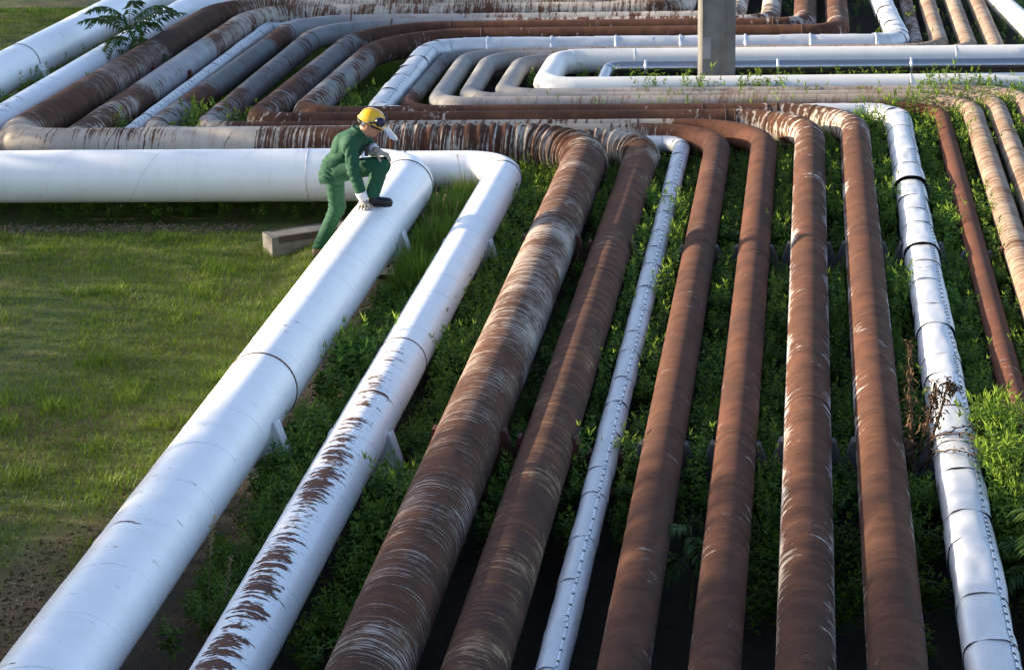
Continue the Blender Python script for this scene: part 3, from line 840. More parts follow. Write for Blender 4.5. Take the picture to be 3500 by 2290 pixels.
def build_plants(name, spots, label, cat, mat, variants):
    """spots: (x, y, size, tint shift); one mass of leaves"""
    VV = []; TT = []
    g = np.random.default_rng(3)
    GZS = ground_z(np.array([q[0] for q in spots]), np.array([q[1] for q in spots]))
    for (x, y, sz, ts), gz in zip(spots, GZS):
        B, tn = variants[g.integers(len(variants))]
        a = g.uniform(0, 6.28); ca, sa = math.cos(a), math.sin(a)
        R_ = np.array([[ca, -sa, 0], [sa, ca, 0], [0, 0, 1]])
        lx, ly = g.normal(0, .12, 2)
        Bt = B @ R_.T * sz
        Bt[..., 0] += Bt[..., 2] * lx; Bt[..., 1] += Bt[..., 2] * ly
        VV.append(Bt + np.array([x, y, float(gz) - .01])); TT.append(np.clip(tn + ts + g.normal(0, .05), 0, 1))
    V = np.concatenate(VV); T = np.concatenate(TT)
    ok = clear_of_pipes(V[:, 3]) & clear_of_pipes(V[:, 0]) & clear_of_pipes(V[:, 1:3].mean(1))
    V = V[ok]; T = T[ok]; n = len(V)
    F = (np.arange(n)[:, None, None] * 4 + LEAFF[None]).reshape(-1, 3)
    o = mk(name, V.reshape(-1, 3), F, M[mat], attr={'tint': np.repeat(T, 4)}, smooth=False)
    tag(o, label, cat, kind='stuff'); print(name, n, 'leaves')
    return o

XL = {k: (lambda y, k=k: SPEC[k][0][0] + TS * y) for k in SPEC}
def gap_of(x, y):
    """which gap of the near runs a point lies in"""
    names = 'ABCDEFGHIJKLNO'
    last = None
    for k in names:
        if x > XL[k](y): last = k
    return last
spots = []
g = np.random.default_rng(11)
def try_spot(x, y, dens_mul=1.0):
    q = gap_of(x, y)
    n1 = float(vnoise(x * 1.1, y * 1.1, 40)); n2 = float(vnoise(x * .45, y * .45, 41))
    if q is None: return
    sz = .86 + .6 * (n1 - .5); ts = .06; p = 1.0
    if q == 'A':
        p = sm(10.6, 12.2, y) * (.55 + .6 * n2); sz *= .95 + .35 * float(sm(13.2, 14.2, y)) * float(1 - sm(15.2, 16.2, y)); ts = .0
        if y > 17.5: sz *= .9; ts = .15
    elif q == 'B': p = sm(10.4, 11.6, y); sz *= 1.0
    elif q in 'CD': p = sm(12.0, 13.2, y); sz *= .92; ts = 0
    elif q in 'EF': p = sm(12.0, 13.6, y); sz *= .86
    elif q in 'GHI': p = sm(11.4, 12.6, y); sz *= .95
    elif q in 'JKLN':
        p = sm(11.6, 12.4, y); sz *= .88; ts = .12
        bush = math.exp(-(((x - 2.28) / .36) ** 2 + ((y - 13.2) / .9) ** 2)); sz *= 1 + .6 * bush; ts += .15 * bush
    if y > 20: ts += .06
    if g.random() < p * dens_mul: spots.append((x, y, float(sz), float(ts)))
for _ in range(13500):
    y = g.uniform(10.2, 24.6); x = g.uniform(-3.0, 4.6)
    if x < XL['A'](y) + .16 or x > XL['O'](y) + .9: continue
    k1 = 'A'
    # not behind the bends: stay inside the front cross runs
    q = gap_of(x, y)
    lim = SPEC[q][0][1] + .02 if q else 99
    nxt = {'A': 'B', 'B': 'C', 'C': 'D', 'D': 'E', 'E': 'F', 'F': 'G', 'G': 'H', 'H': 'I', 'I': 'J', 'J': 'K', 'K': 'L', 'L': 'N', 'N': 'O', 'O': 'O'}[q]
    lim = SPEC[nxt][0][1] - .05
    if y > lim: continue
    try_spot(x, y)
N0 = len(spots)
# among the front cross runs and round the white loop
for _ in range(420):
    x = g.uniform(-1.4, 4.6); y = g.choice([24.07, 24.31, 24.53, 24.76]) + g.uniform(-.03, .03)
    w_ = float(sm(-1.2, 3.0, x))
    if vnoise(x * 1.6, y * 3, 77) > .62 - .36 * w_: spots.append((x, y, .95 + .3 * w_ * g.random(), .16))
for _ in range(230):
    x = g.uniform(-.4, 4.8); y = 25.005 + g.uniform(-.02, .02)
    if vnoise(x * 1.3, 3, 78) > .35: spots.append((x, y, g.uniform(.95, 1.3), .05))
for _ in range(130):
    x = g.uniform(2.2, 4.6); y = g.uniform(23.6, 25.0); spots.append((x, y, g.uniform(.75, 1.0), .15))
for _ in range(190):
    y = g.uniform(12.2, 14.05); k_ = g.random() < .8; x = XL['J'](y) + g.uniform(.2, .36) if k_ else XL['K'](y) + g.uniform(.12, .4)
    spots.append((x, y, g.uniform(1.0, 1.4) if k_ else g.uniform(.7, .9), .26))
# corners inside the left of the loop
for (xa, xb, ya, yb, n, sz) in ((-6.3, -5.9, 22.6, 23.6, 26, 1.0), (-5.8, -5.5, 23.0, 24.0, 22, .9), (-5.45, -4.9, 22.95, 24.0, 70, 1.15), (-4.75, -4.5, 23.3, 24.0, 34, 1.0), (-4.0, -3.3, 23.9, 25.6, 60, .9),
                               (-7.2, -6.75, 22.4, 28.5, 150, 1.0), (-8.0, -7.6, 24.5, 30, 150, 1.0), (-8.1, -7.3, 22.2, 24.5, 60, .9), (-2.0, 3.5, 26.1, 26.3, 90, .8), (2.6, 6.0, 28.0, 34.0, 170, .9), (-.2, 2.6, 29, 34, 120, .7)):
    for _ in range(n): spots.append((g.uniform(xa, xb), g.uniform(ya, yb), sz * g.uniform(.8, 1.2), .05))
# along the foot of the thick white pipe's cross run
for _ in range(420):
    x = g.uniform(-7.2, -2.9); y = 20.64 + g.uniform(-.16, .9)
    spots.append((x, y, g.uniform(.5, .8), -.1))
_P = np.array([(q[0], q[1]) for q in spots]); _ok = np.ones(len(_P), bool)
for a, b, r in PL:
    ab = (b - a)[:2]; tt = np.clip(((_P - a[:2]) @ ab) / (ab @ ab), 0, 1); _ok &= np.linalg.norm(_P - (a[:2] + tt[:, None] * ab), axis=1) > r * .9
_ok[N0:] = True
spots = [q for q, k in zip(spots, _ok) if k]
build_plants('weeds', spots, 'dense leafy green weeds filling the gaps between the pipes', 'weeds', 'weed', VAR)

# grass of the field: single blades in tufts
def blades(n, xr, yr, seed, hmul=1.0):
    g = np.random.default_rng(seed)
    x = g.uniform(*xr, n); y = g.uniform(*yr, n)
    d1 = fbm(x * .55, y * .55, 60); d2 = fbm(x * 2.1, y * 2.1, 61, 3)
    tuft = sm(.58, .78, fbm(x * 2.7, y * 2.7, 66, 3))
    dens = (.28 + .72 * sm(.30, .58, d1 * .65 + d2 * .35)) * (1 - .92 * bare_soil(x, y))
    keep = (g.random(n) < np.maximum(dens, tuft * .9 * (1 - .6 * bare_soil(x, y)))) & (x < XL['A'](y) - .12) & ~((y > 20.2) & (y < 21.2))
    x = x[keep]; y = y[keep]; tuft = tuft[keep]; d1 = d1[keep]; d2 = d2[keep]; n = len(x)
    h = (.022 + .045 * g.random(n) ** 2 + .075 * tuft * g.random(n)) * hmul
    az = g.uniform(0, 6.28, n); lean = g.uniform(.2, 1.0, n) * h
    w = g.uniform(.0025, .0045, n) * (1 + .3 * tuft)
    z = ground_z(x, y) - .004
    b = np.stack([x, y, z], -1)
    s_ = np.stack([-np.sin(az), np.cos(az), np.zeros(n)], -1) * w[:, None]
    tip = b + np.stack([np.cos(az) * lean, np.sin(az) * lean, h], -1)
    V = np.stack([b - s_, b + s_, tip], 1)
    T = np.clip(.25 + .45 * (d2 - .3) + .5 * (fbm(x * .8 + 9, y * .8, 70) - .45) + g.normal(0, .16, n) + .16 * tuft, 0, 1)
    return V, T
V, T = blades(720000, (-10.8, -2.4), (9.6, 33.5), 5)
gr = mk('grass', V.reshape(-1, 3), np.arange(len(V) * 3).reshape(-1, 3), M['grass'], attr={'tint': np.repeat(T, 3)}, smooth=False)
tag(gr, 'short patchy grass on the open field beside the thick white pipe', 'grass', kind='stuff')
# taller grass in the lit corner between the two white bends
g = np.random.default_rng(17); n = 7500
y = g.uniform(17.4, 20.9, n); x = XL['A'](y) + .30 + (XL['B'](y) - .20 - XL['A'](y) - .30) * g.random(n)
h = g.uniform(.18, .50, n) * (.6 + .6 * vnoise(x * 3, y * 3, 50)); az = g.uniform(0, 6.28, n); ln = h * g.uniform(.1, .55, n)
b = np.stack([x, y, ground_z(x, y) - .01], -1); s_ = np.stack([-np.sin(az), np.cos(az), np.zeros(n)], -1) * g.uniform(.003, .0055, n)[:, None]
mid = b + np.stack([np.cos(az) * ln * .3, np.sin(az) * ln * .3, h * .6], -1); tip = b + np.stack([np.cos(az) * ln, np.sin(az) * ln, h], -1)
V = np.stack([b - s_, b + s_, mid + s_ * .8, mid - s_ * .8, tip], 1)
ok = clear_of_pipes(tip) & clear_of_pipes(mid); V = V[ok]; n = len(V)
F = (np.arange(n)[:, None, None] * 5 + np.array([(0, 1, 2), (0, 2, 3), (3, 2, 4)])[None]).reshape(-1, 3)
o = mk('tall_grass', V.reshape(-1, 3), F, M['grass'], attr={'tint': np.repeat(np.clip(g.normal(.55, .22, n), 0, 1), 5)}, smooth=False)
tag(o, 'tall sunlit grass in the corner between the two white pipes', 'grass', kind='stuff')
# straw and twigs lying on the bare soil
g = np.random.default_rng(21)
n = 16000
x = g.uniform(-7.5, -2.6, n); y = g.uniform(9.6, 21, n)
keep = (x < XL['A'](y) - .15) & (g.random(n) < .16 + .9 * bare_soil(x, y))
x = x[keep]; y = y[keep]; n = len(x)
L = g.uniform(.02, .07, n) * (1 + 2.2 * (g.random(n) < .03)); az = g.uniform(0, 6.28, n)
b = np.stack([x, y, ground_z(x, y) + g.uniform(.004, .014, n)], -1); dd = np.stack([np.cos(az), np.sin(az), g.uniform(-.1, .15, n)], -1) * L[:, None]
s_ = np.stack([-np.sin(az), np.cos(az), np.zeros(n)], -1) * .0024
V = np.stack([b - s_, b + s_, b + dd + s_, b + dd - s_], 1)
CL = (x.copy(), y.copy())
st = mk('straw_litter', V.reshape(-1, 3), np.arange(n * 4).reshape(-1, 4), M['straw'], attr={'tint': np.repeat(g.random(n) ** 1.5, 4)}, smooth=False)
tag(st, 'dry straw and twigs scattered over bare soil', 'straw', kind='stuff')

# clods and pebbles on the bare soil
O8 = np.array([(1, 0, 0), (-1, 0, 0), (0, 1, 0), (0, -1, 0), (0, 0, .7), (0, 0, -.7)]); OF = np.array([(0, 2, 4), (2, 1, 4), (1, 3, 4), (3, 0, 4), (2, 0, 5), (1, 2, 5), (3, 1, 5), (0, 3, 5)])
n = 26000; x = g.uniform(-6.5, -2.6, n); y = g.uniform(9.4, 17, n); k_ = (g.random(n) < bare_soil(x, y) + .03) & (x < XL['A'](y) - .2); x = x[k_]; y = y[k_]; n = len(x)
r = .004 + .014 * g.random(n) ** 3
V = np.stack([x, y, ground_z(x, y) + r * .2], -1)[:, None, :] + O8[None] * (r[:, None] * g.uniform(.6, 1.4, (n, 3)))[:, None, :]
t = NT('soil_clod'); at = t.new('ShaderNodeAttribute'); at.attribute_name = 'tint'; M['clod'] = t.out(t.ramp(at.outputs['Fac'], [(0, (.045, .028, .012)), (.85, (.10, .065, .030)), (1, (.17, .13, .08))]), .95)
o = mk('soil_clods', V.reshape(-1, 3), (np.arange(n)[:, None, None] * 6 + OF[None]).reshape(-1, 3), M['clod'], attr={'tint': np.repeat(g.random(n), 6)}, smooth=False)
tag(o, 'crumbly brown soil clods and pebbles on the bare ground', 'soil', kind='stuff')

# ------------------------------------------------------------------ unseen trees, added only to cast shade on the field and pipes
M['bark'] = plain('bark', (.075, .055, .038), .9, 0, .5, 12)
def tree(base, h, cr, dens, seed):
    g = np.random.default_rng(seed)
    z0 = float(ground_z(base[0], base[1])); b = (base[0], base[1], z0)
    root = empty('added_shade_tree', b); tag(root, 'leafy tree added out of view to cast shade on the field and pipes', 'tree', 'added shade trees')
    t = np.linspace(0, 1, 7)
    parts = [stalk_tube(np.stack([b[0] + .1 * np.sin(t * 3 + seed), b[1] + .08 * np.sin(t * 2), z0 - .05 + t * h * .8], -1), .06 + .02 * h, .02, 7)]
    C_ = []
    for k in range(int(9 * dens) + 4):
        a = g.uniform(0, 6.28); rr = cr * math.sqrt(g.random()); zz = z0 + h * g.uniform(.12, .97); sc = 1 - .55 * abs((zz - z0) / h - .5) * 1.2
        c = np.array((b[0] + math.cos(a) * rr * sc, b[1] + math.sin(a) * rr * sc, zz)); C_.append(c)
        q = np.stack([np.linspace(b[0], c[0], 5), np.linspace(b[1], c[1], 5), np.linspace(max(z0 + .1, zz - .5), zz, 5)], -1); parts.append(stalk_tube(q, .02, .006, 4))
    V, F = merge(parts); mk('trunk', V, F, M['bark'], root, b)
    n = int(3000 * dens); P = np.array(C_)[g.integers(len(C_), size=n)] + g.normal(0, .30 * cr ** .5, (n, 3)); P[:, 2] = np.clip(P[:, 2], z0 + .05, z0 + h)
    B = leaf_block(P, g.uniform(0, 6.28, n), g.uniform(-.9, .6, n), g.uniform(.10, .18, n), g.uniform(.06, .11, n), g.uniform(-.6, .6, n))
    mk('crown', B.reshape(-1, 3), (np.arange(n)[:, None, None] * 4 + LEAFF[None]).reshape(-1, 3), M['weed'], root, b, attr={'tint': np.repeat(g.uniform(.1, .7, n), 4)}, smooth=False)
for i, (x, y, h, cr, dn) in enumerate(((-15.2, 3.2, 7.0, 2.0, 4.5), (-15.6, 5.6, 7.2, 2.0, 4.5), (-15.0, 8.0, 7.0, 2.0, 4.8), (-15.4, 10.2, 7.2, 1.9, 4.8), (-15.2, 12.2, 6.8, 1.7, 4.6), (-17.0, 9.0, 7.0, 2.0, 4.0), (-17.2, 12.4, 6.6, 1.7, 3.6), (-15.6, 13.9, 5.2, 1.2, 1.5),
                                       (-14.6, 15.6, 2.7, 1.2, .55), (-14.9, 17.4, 2.8, 1.3, .6), (-15.0, 19.3, 3.0, 1.3, .8), (-15.2, 21.3, 3.4, 1.4, 1.1), (-15.0, 23.6, 3.9, 1.6, 1.7), (-15.4, 26.0, 4.2, 1.7, 1.9), (-15.6, 28.6, 4.4, 1.8, 1.9),
                                       (-16.0, 31.4, 3.8, 1.8, 1.7), (-16.2, 34.2, 4.0, 1.9, 1.7), (-16.4, 37.2, 4.2, 1.9, 1.7))):
    tree((x, y), h, cr, dn, 900 + i)

# ------------------------------------------------------------------ single plants
def frond_mesh(base, az, length, rise, arch, n, ll, lw, seed, droop=.5):
    """pinnate leaf: rachis with paired leaflets"""
    g = np.random.default_rng(seed)
    ts = np.linspace(0, 1, n)
    def pt(t): return np.stack([np.cos(az) * length * t * (1 - .12 * t), np.sin(az) * length * t * (1 - .12 * t), rise * t - arch * t * t], -1) + np.array(base)
    c = pt(ts); dv = np.gradient(c, axis=0); dv /= np.linalg.norm(dv, axis=1)[:, None]
    P = []; A = []; E_ = []; L = []; W = []; T = []
    for i in range(2, n):
        f = i / n; sz = ll * (.55 + .75 * math.sin(math.pi * min(1, f * .85 + .08)))
        for sgn in (-1, 1):
            P.append(c[i]); A.append(az + sgn * (1.25 - .5 * f) + g.uniform(-.12, .12)); E_.append(-droop * g.uniform(.5, 1.3) + .1); L.append(sz * g.uniform(.85, 1.12)); W.append(lw * g.uniform(.85, 1.1)); T.append(g.uniform(.2, .85))
    P.append(c[-1]); A.append(az); E_.append(-.3); L.append(ll * .7); W.append(lw * .8); T.append(.7)
    B = leaf_block(np.array(P), np.array(A), np.array(E_), np.array(L), np.array(W))
    V = B.reshape(-1, 3); F = (np.arange(len(B))[:, None, None] * 4 + LEAFF[None]).reshape(-1, 3); T = np.repeat(T, 4)
    # rachis as a thin three-sided stem
    rr = np.linspace(.005, .002, n)
    k0 = len(V); R3_ = []
    for q in range(3):
        a = q * 2.094; off = np.stack([-np.sin(az) * np.cos(a) * rr, np.cos(az) * np.cos(a) * rr, np.sin(a) * rr], -1); R3_.append(c + off)
    V = np.concatenate([V, np.stack(R3_, 1).reshape(-1, 3)])
    Fr = []
    for i in range(n - 1):
        for q in range(3):
            a = k0 + i * 3 + q; b = k0 + i * 3 + (q + 1) % 3
            Fr += [(a, b, b + 3), (a, b + 3, a + 3)]
    return V, np.concatenate([F, np.array(Fr)]), np.concatenate([T, np.full(n * 3, .5)])

def leafy_plant(name, base, h, nf, length, label, cat, seed, rise=.35, arch=.28, n=17, ll=.10, lw=.034, azr=(0, 6.28), z0=.45):
    g = np.random.default_rng(seed)
    root = empty(name, base); tag(root, label, cat)
    pts = [(base[0] + .02 * math.sin(3 * t), base[1] + .015 * t, base[2] + h * t) for t in np.linspace(0, 1, 8)]
    V, F = stalk_tube(pts, .014, .006); mk('stem', V, F, M['stem'], root, base)
    for i in range(nf):
        f = z0 + (1 - z0) * i / max(1, nf - 1)
        b = (base[0], base[1], base[2] + h * f)
        az = azr[0] + (azr[1] - azr[0]) * ((i * .618) % 1) + g.uniform(-.15, .15)
        V, F, T = frond_mesh(b, az, length * g.uniform(.8, 1.1) * (1.05 - .25 * f), rise * length * g.uniform(.5, 1.2) * (.35 + .95 * f), arch * length * g.uniform(.8, 1.3), n, ll, lw, seed + i)
        mk('frond', V, F, M['frond'], root, base, attr={'tint': T}, smooth=False)
    return root
leafy_plant('sumac_sapling', (-6.82, 27.4, -.2), .86, 16, .94, 'young tree with long feathery fronds growing between the pipes by the open field', 'sapling', 300, rise=.75, arch=.55, n=20, ll=.125, lw=.036)
leafy_plant('fern_sprout', (.14, 12.15, -.42), .58, 6, .36, 'small feathery sprout poking up between two plain brown pipes', 'plant', 330, rise=.5, arch=.5, n=11, ll=.085, lw=.030, azr=(-2.9, .5))
leafy_plant('fern_sprout', (2.16, 11.95, -.3), .62, 9, .42, 'feathery sprout leaning over the wide silver pipe below the bright weeds', 'plant', 350, rise=.5, arch=.5, n=12, ll=.10, lw=.034)
leafy_plant('fern_sprout', (2.45, 12.25, -.25), .55, 8, .40, 'feathery sprout growing next to the bright weeds, clear of the silver pipe', 'plant', 370, rise=.5, arch=.5, n=12, ll=.095, lw=.034)

# dead brown weed by the silver pipe
root = empty('dead_weed', (1.66, 13.55, -.24)); tag(root, 'withered brown weed slumped against the wide silver pipe', 'dead plant')
g = np.random.default_rng(5)
paths = [[(1.70, 14.0, -.22), (1.69, 14.01, .1), (1.66, 14.05, .34), (1.645, 14.08, .60)], [(1.74, 13.98, -.22), (1.80, 13.98, .08), (1.86, 14.0, .30), (1.90, 14.0, .43), (1.93, 13.98, .40)],
         [(1.69, 14.0, .05), (1.58, 13.95, .16), (1.47, 13.93, .26), (1.40, 13.92, .31)], [(1.72, 14.0, .12), (1.84, 13.92, .30), (1.98, 13.85, .335), (2.10, 13.8, .31), (2.16, 13.78, .28)],
         [(1.72, 13.96, .0), (1.80, 13.7, .27), (1.92, 13.55, .325), (2.05, 13.5, .31)], [(1.72, 14.0, .02), (1.76, 13.95, .2), (1.80, 13.94, .34), (1.81, 13.93, .44)],
         [(1.70, 14.0, -.1), (1.66, 13.9, .1), (1.63, 13.86, .22), (1.62, 13.85, .28)], [(1.75, 14.0, .1), (1.88, 13.95, .28), (2.0, 13.97, .335), (2.09, 14.0, .32)]]
paths = [[(x - .085, y - .45 - .1 * max(0, z), -.24 + (z + .22) * (1.32 if q in (0, 1, 5) else 1.0)) for x, y, z in p] for q, p in enumerate(paths)]
for i, p in enumerate(paths):
    P = np.array(p); tt = np.linspace(0, len(P) - 1, 14)
    Q = np.stack([np.interp(tt, np.arange(len(P)), P[:, k]) for k in range(3)], -1) + g.normal(0, .004, (14, 3))
    V, F = stalk_tube(Q, .015 if i < 2 else .007, .003)
    mk('stalk', V, F, M['deadstem'], root, (1.66, 13.55, -.24))
    n = 190 if i in (0, 1, 5, 6) else 40
    k = g.integers(4, 14, n); b = Q[k] + g.normal(0, .016, (n, 3))
    B = leaf_block(b, g.uniform(0, 6.28, n), g.uniform(-1.4, .2, n), g.uniform(.02, .065, n), g.uniform(.008, .022, n))
    ok = clear_of_pipes(B[:, 3]) & clear_of_pipes(B[:, 0]); B = B[ok]; n = len(B)
    if n: mk('dry_leaves', B.reshape(-1, 3), (np.arange(n)[:, None, None] * 4 + LEAFF[None]).reshape(-1, 3), M['deadstem'], root, (1.66, 13.55, -.24), smooth=False)

# dry grass stalks
def stalk(base, h, lean, label, group, head=.07, name='grass_stalk', seed=0, branch=False):
    g = np.random.default_rng(seed)
    z = float(ground_z(base[0], base[1])); b = (base[0], base[1], z)
    root = empty(name, b); tag(root, label, 'grass stalk', group)
    t = np.linspace(0, 1, 9)
    P = np.stack([b[0] + lean[0] * t ** 2, b[1] + lean[1] * t ** 2, z + h * t], -1)
    V, F = stalk_tube(P, .0032, .0014, 4); mk('stem', V, F, M['straw'], root, b, attr={'tint': np.full(len(V), .5)})
    n = 40 if not branch else 60
    f = 1 - g.random(n) * head / h * (2.2 if branch else 1)
    bb = np.stack([np.interp(f, t, P[:, k]) for k in range(3)], -1)
    B = leaf_block(bb, g.uniform(0, 6.28, n), g.uniform(.5, 1.3, n), g.uniform(.008, .018, n) * (2.2 if branch else 1), np.full(n, .005))
    mk('seed_head', B.reshape(-1, 3), (np.arange(n)[:, None, None] * 4 + LEAFF[None]).reshape(-1, 3), M['straw'], root, b, attr={'tint': np.repeat(g.uniform(.4, 1, n), 4)}, smooth=False)
g = np.random.default_rng(8)
for i in range(17):
    y = g.uniform(18.4, 20.4); x = g.uniform(XL['A'](y) + .36, XL['B'](y) - .24)
    stalk((x, y), g.uniform(.42, .68), g.uniform(-.08, .10, 2), 'thin foxtail stalk with tan seed head between the two white pipes', 'foxtails between the white pipes', seed=i)
for i, (x, y, h) in enumerate(((-2.62, 11.35, .72), (-2.50, 11.2, .55))):
    stalk((x, y), h, (.06, .02), 'tall dry branching grass stalk at the foot of the flaking white pipe', 'dry stalks at the flaking pipe', head=.12, seed=50 + i, branch=True)
for i, (x, y, h) in enumerate(((-1.88, 10.75, .50), (-1.72, 10.9, .45))):
    stalk((x, y), h, (.14, .05), 'bent dry grass stalk between the flaking white and thickest brown pipes', 'dry stalks at the brown pipe', head=.1, seed=60 + i, branch=True)

# pale gravel strip along the foot of the cross run
g = np.random.default_rng(31); n = 800
x = g.uniform(-7.2, -4.0, n); y = 20.36 + .10 * (vnoise(x * 1.5, x * 0, 5) - .5) + g.normal(0, .09, n)
r = g.uniform(.006, .018, n) * (g.random(n) < .8) + .006
O8 = np.array([(1, 0, 0), (-1, 0, 0), (0, 1, 0), (0, -1, 0), (0, 0, .7), (0, 0, -.7)]); OF = np.array([(0, 2, 4), (2, 1, 4), (1, 3, 4), (3, 0, 4), (2, 0, 5), (1, 2, 5), (3, 1, 5), (0, 3, 5)])
V = np.stack([x, y, ground_z(x, y) + r * .3], -1)[:, None, :] + O8[None] * (r[:, None] * g.uniform(.6, 1.3, (n, 3)))[:, None, :]
M['gravel'] = plain('pale_gravel', (.22, .165, .10), .9, 0, .6, 40)
o = mk('gravel', V.reshape(-1, 3), (np.arange(n)[:, None, None] * 6 + OF[None]).reshape(-1, 3), M['gravel'], smooth=False)
tag(o, 'thin strip of pale gravel along the foot of the white cross pipe', 'gravel', kind='stuff')

# ------------------------------------------------------------------ worker
def surfnet(fn, lo, hi, h):
    """surface of fn = 0 on a grid (naive surface nets)"""
    ax = [np.arange(lo[i], hi[i] + h, h) for i in range(3)]
    G = np.stack(np.meshgrid(*ax, indexing='ij'), -1); v = fn(G.reshape(-1, 3)).reshape(G.shape[:3])
    ins = v < 0
    nx, ny, nz = v.shape
    acc = np.zeros((nx - 1, ny - 1, nz - 1, 3)); cnt = np.zeros((nx - 1, ny - 1, nz - 1))
    cor = [(i, j, k) for i in (0, 1) for j in (0, 1) for k in (0, 1)]
    def sub(A, c): return A[c[0]:nx - 1 + c[0], c[1]:ny - 1 + c[1], c[2]:nz - 1 + c[2]]
    for a in cor:
        for d in range(3):
            if a[d]: continue
            b = list(a); b[d] = 1; b = tuple(b)
            va, vb = sub(v, a), sub(v, b); cr = (va < 0) != (vb < 0)
            tt = np.where(cr, va / np.where(cr, va - vb, 1), 0)
            p = np.array(a, float)[None, None, None] + np.zeros((*tt.shape, 1)); p = np.repeat(p, 1, -1) if p.shape[-1] == 3 else p
            pa = np.zeros((*tt.shape, 3)); pa[...] = a; pa[..., d] += tt
            acc += np.where(cr[..., None], pa, 0); cnt += cr
    act = cnt > 0
    idx = -np.ones(act.shape, int); idx[act] = np.arange(act.sum())
    I = np.argwhere(act)
    V = (I + acc[act] / cnt[act][:, None]) * h + np.array(lo)
    F = []
    for d in range(3):
        e1, e2 = [(1, 2), (2, 0), (0, 1)][d]
        s0 = [slice(1, -1)] * 3; s0[d] = slice(0, -1); s1 = [slice(1, -1)] * 3; s1[d] = slice(1, None)
        A = ins[tuple(s0)]; B = ins[tuple(s1)]
        for flip, cond in ((False, A & ~B), (True, ~A & B)):
            q = np.argwhere(cond)
            if not len(q): continue
            off = np.array([1, 1, 1]); off[d] = 0; q = q + off
            def g_(o1, o2):
                r = q.copy(); r[:, e1] -= o1; r[:, e2] -= o2; return idx[r[:, 0], r[:, 1], r[:, 2]]
            c = [g_(1, 1), g_(0, 1), g_(0, 0), g_(1, 0)]
            if flip: c = c[::-1]
            F.append(np.stack(c, 1))
    F = np.concatenate(F); F = F[(F >= 0).all(1)]
    return V, F

def cap(p, a, b, ra, rb):
    a = np.array(a); b = np.array(b); ab = b - a
    t = np.clip(((p - a) @ ab) / (ab @ ab), 0, 1)
    return np.linalg.norm(p - (a + t[:, None] * ab), axis=1) - (ra + (rb - ra) * t)
def ell(p, c, r):
    q = (p - np.array(c)) / np.array(r); k = np.linalg.norm(q, axis=1)
    return (k - 1) * min(r)
def smin(a, b, k):
    h = np.clip(.5 + .5 * (b - a) / k, 0, 1); return b + (a - b) * h - k * h * (1 - h)
def smax(a, b, k): return -smin(-a, -b, k)

hipL = (-2.93, 18.745, .775); kneeL = (-2.925, 18.80, .405); ankL = (-3.125, 18.90, .005)
hipR = (-2.86, 18.615, .785); kneeR = (-2.475, 18.50, .870); ankR = (-2.565, 18.45, .605)
pel = (-2.915, 18.66, .815); chest = (-2.765, 18.65, 1.00); neck = (-2.670, 18.645, 1.115)
shR = (-2.735, 18.475, 1.055); elR = (-2.705, 18.39, .845); wrR = (-2.640, 18.375, .635)
shL = (-2.700, 18.83, 1.04); elL = (-2.575, 18.82, .925); wrL = (-2.560, 18.655, .975)
hdc = np.array((-2.578, 18.63, 1.205)); PITCH = rad(24)

def fold(p, c, r, ax, freq, amp):
    """cloth folds round a joint c"""
    dd = np.linalg.norm(p - np.array(c), axis=1); ax = np.array(ax) / np.linalg.norm(ax)
    w = np.exp(-(dd / r) ** 2)
    q = (p @ ax) * freq * .85 + 2.2 * np.sin(p[:, 0] * 21 + p[:, 2] * 15) + 1.7 * np.sin(p[:, 1] * 27 + p[:, 2] * 9)
    return 1.45 * amp * w * (1.0 - 1.7 * np.abs(np.sin(q * .5)) ** .8)

def jacket(p):
    d = cap(p, pel, chest, .102, .120)
    d = smin(d, cap(p, (-2.80, 18.65, 1.01), (-2.70, 18.65, 1.07), .118, .09), .05)
    d = smin(d, cap(p, shR, shL, .078, .078), .06)
    d = smin(d, cap(p, chest, neck, .10, .066), .06)
    hem = cap(p, (-2.940, 18.655, .730), pel, .116, .110); d = smin(d, hem, .03)
    d = smax(d, -(p[:, 2] - (.688 + .22 * (p[:, 0] + 2.93))), .006)      # hem
    arm = smin(cap(p, shR, elR, .066, .053), cap(p, elR, wrR, .054, .045), .02)
    d = smin(d, arm, .022)
    arm2 = smin(cap(p, shL, elL, .068, .056), cap(p, elL, wrL, .056, .045), .02)
    d = smin(d, arm2, .022)
    d = d + fold(p, elR, .13, (.3, .1, 1), 130, .0075) + fold(p, (-2.76, 18.5, .98), .13, (1, .2, -.5), 120, .008)
    d = d + fold(p, (-2.96, 18.6, .78), .16, (.45, .2, 1), 120, .009) + fold(p, elL, .12, (1, 0, .6), 110, .005) + fold(p, (-2.66, 18.38, .70), .09, (.1, .1, 1), 150, .004)
    return d
def trousers(p):
    d = cap(p, (-2.925, 18.66, .80), (-2.915, 18.66, .76), .098, .100)
    l1 = smin(cap(p, hipL, kneeL, .092, .070), cap(p, kneeL, ankL, .069, .060), .02)
    l2 = smin(cap(p, hipR, kneeR, .098, .078), cap(p, kneeR, ankR, .074, .066), .018)
    d = smin(smin(d, l1, .035), l2, .035)
    d = smax(d, -(p[:, 2] - np.where(p[:, 0] > -2.78, .600, .015)), .004)
    d = d + fold(p, kneeL, .13, (.5, .1, 1), 135, .008) + fold(p, kneeR, .13, (.6, .1, -1), 125, .007) + fold(p, (-3.10, 18.88, .06), .10, (.3, 0, 1), 130, .006)
    d = d + fold(p, (-2.9, 18.66, .66), .10, (.2, 0, 1), 125, .005)
    return d
cP, sP = math.cos(PITCH), math.sin(PITCH)
def to_head(p):
    q = p - hdc
    return np.stack([q[:, 0] * cP - q[:, 2] * sP, q[:, 1], q[:, 0] * sP + q[:, 2] * cP], -1)
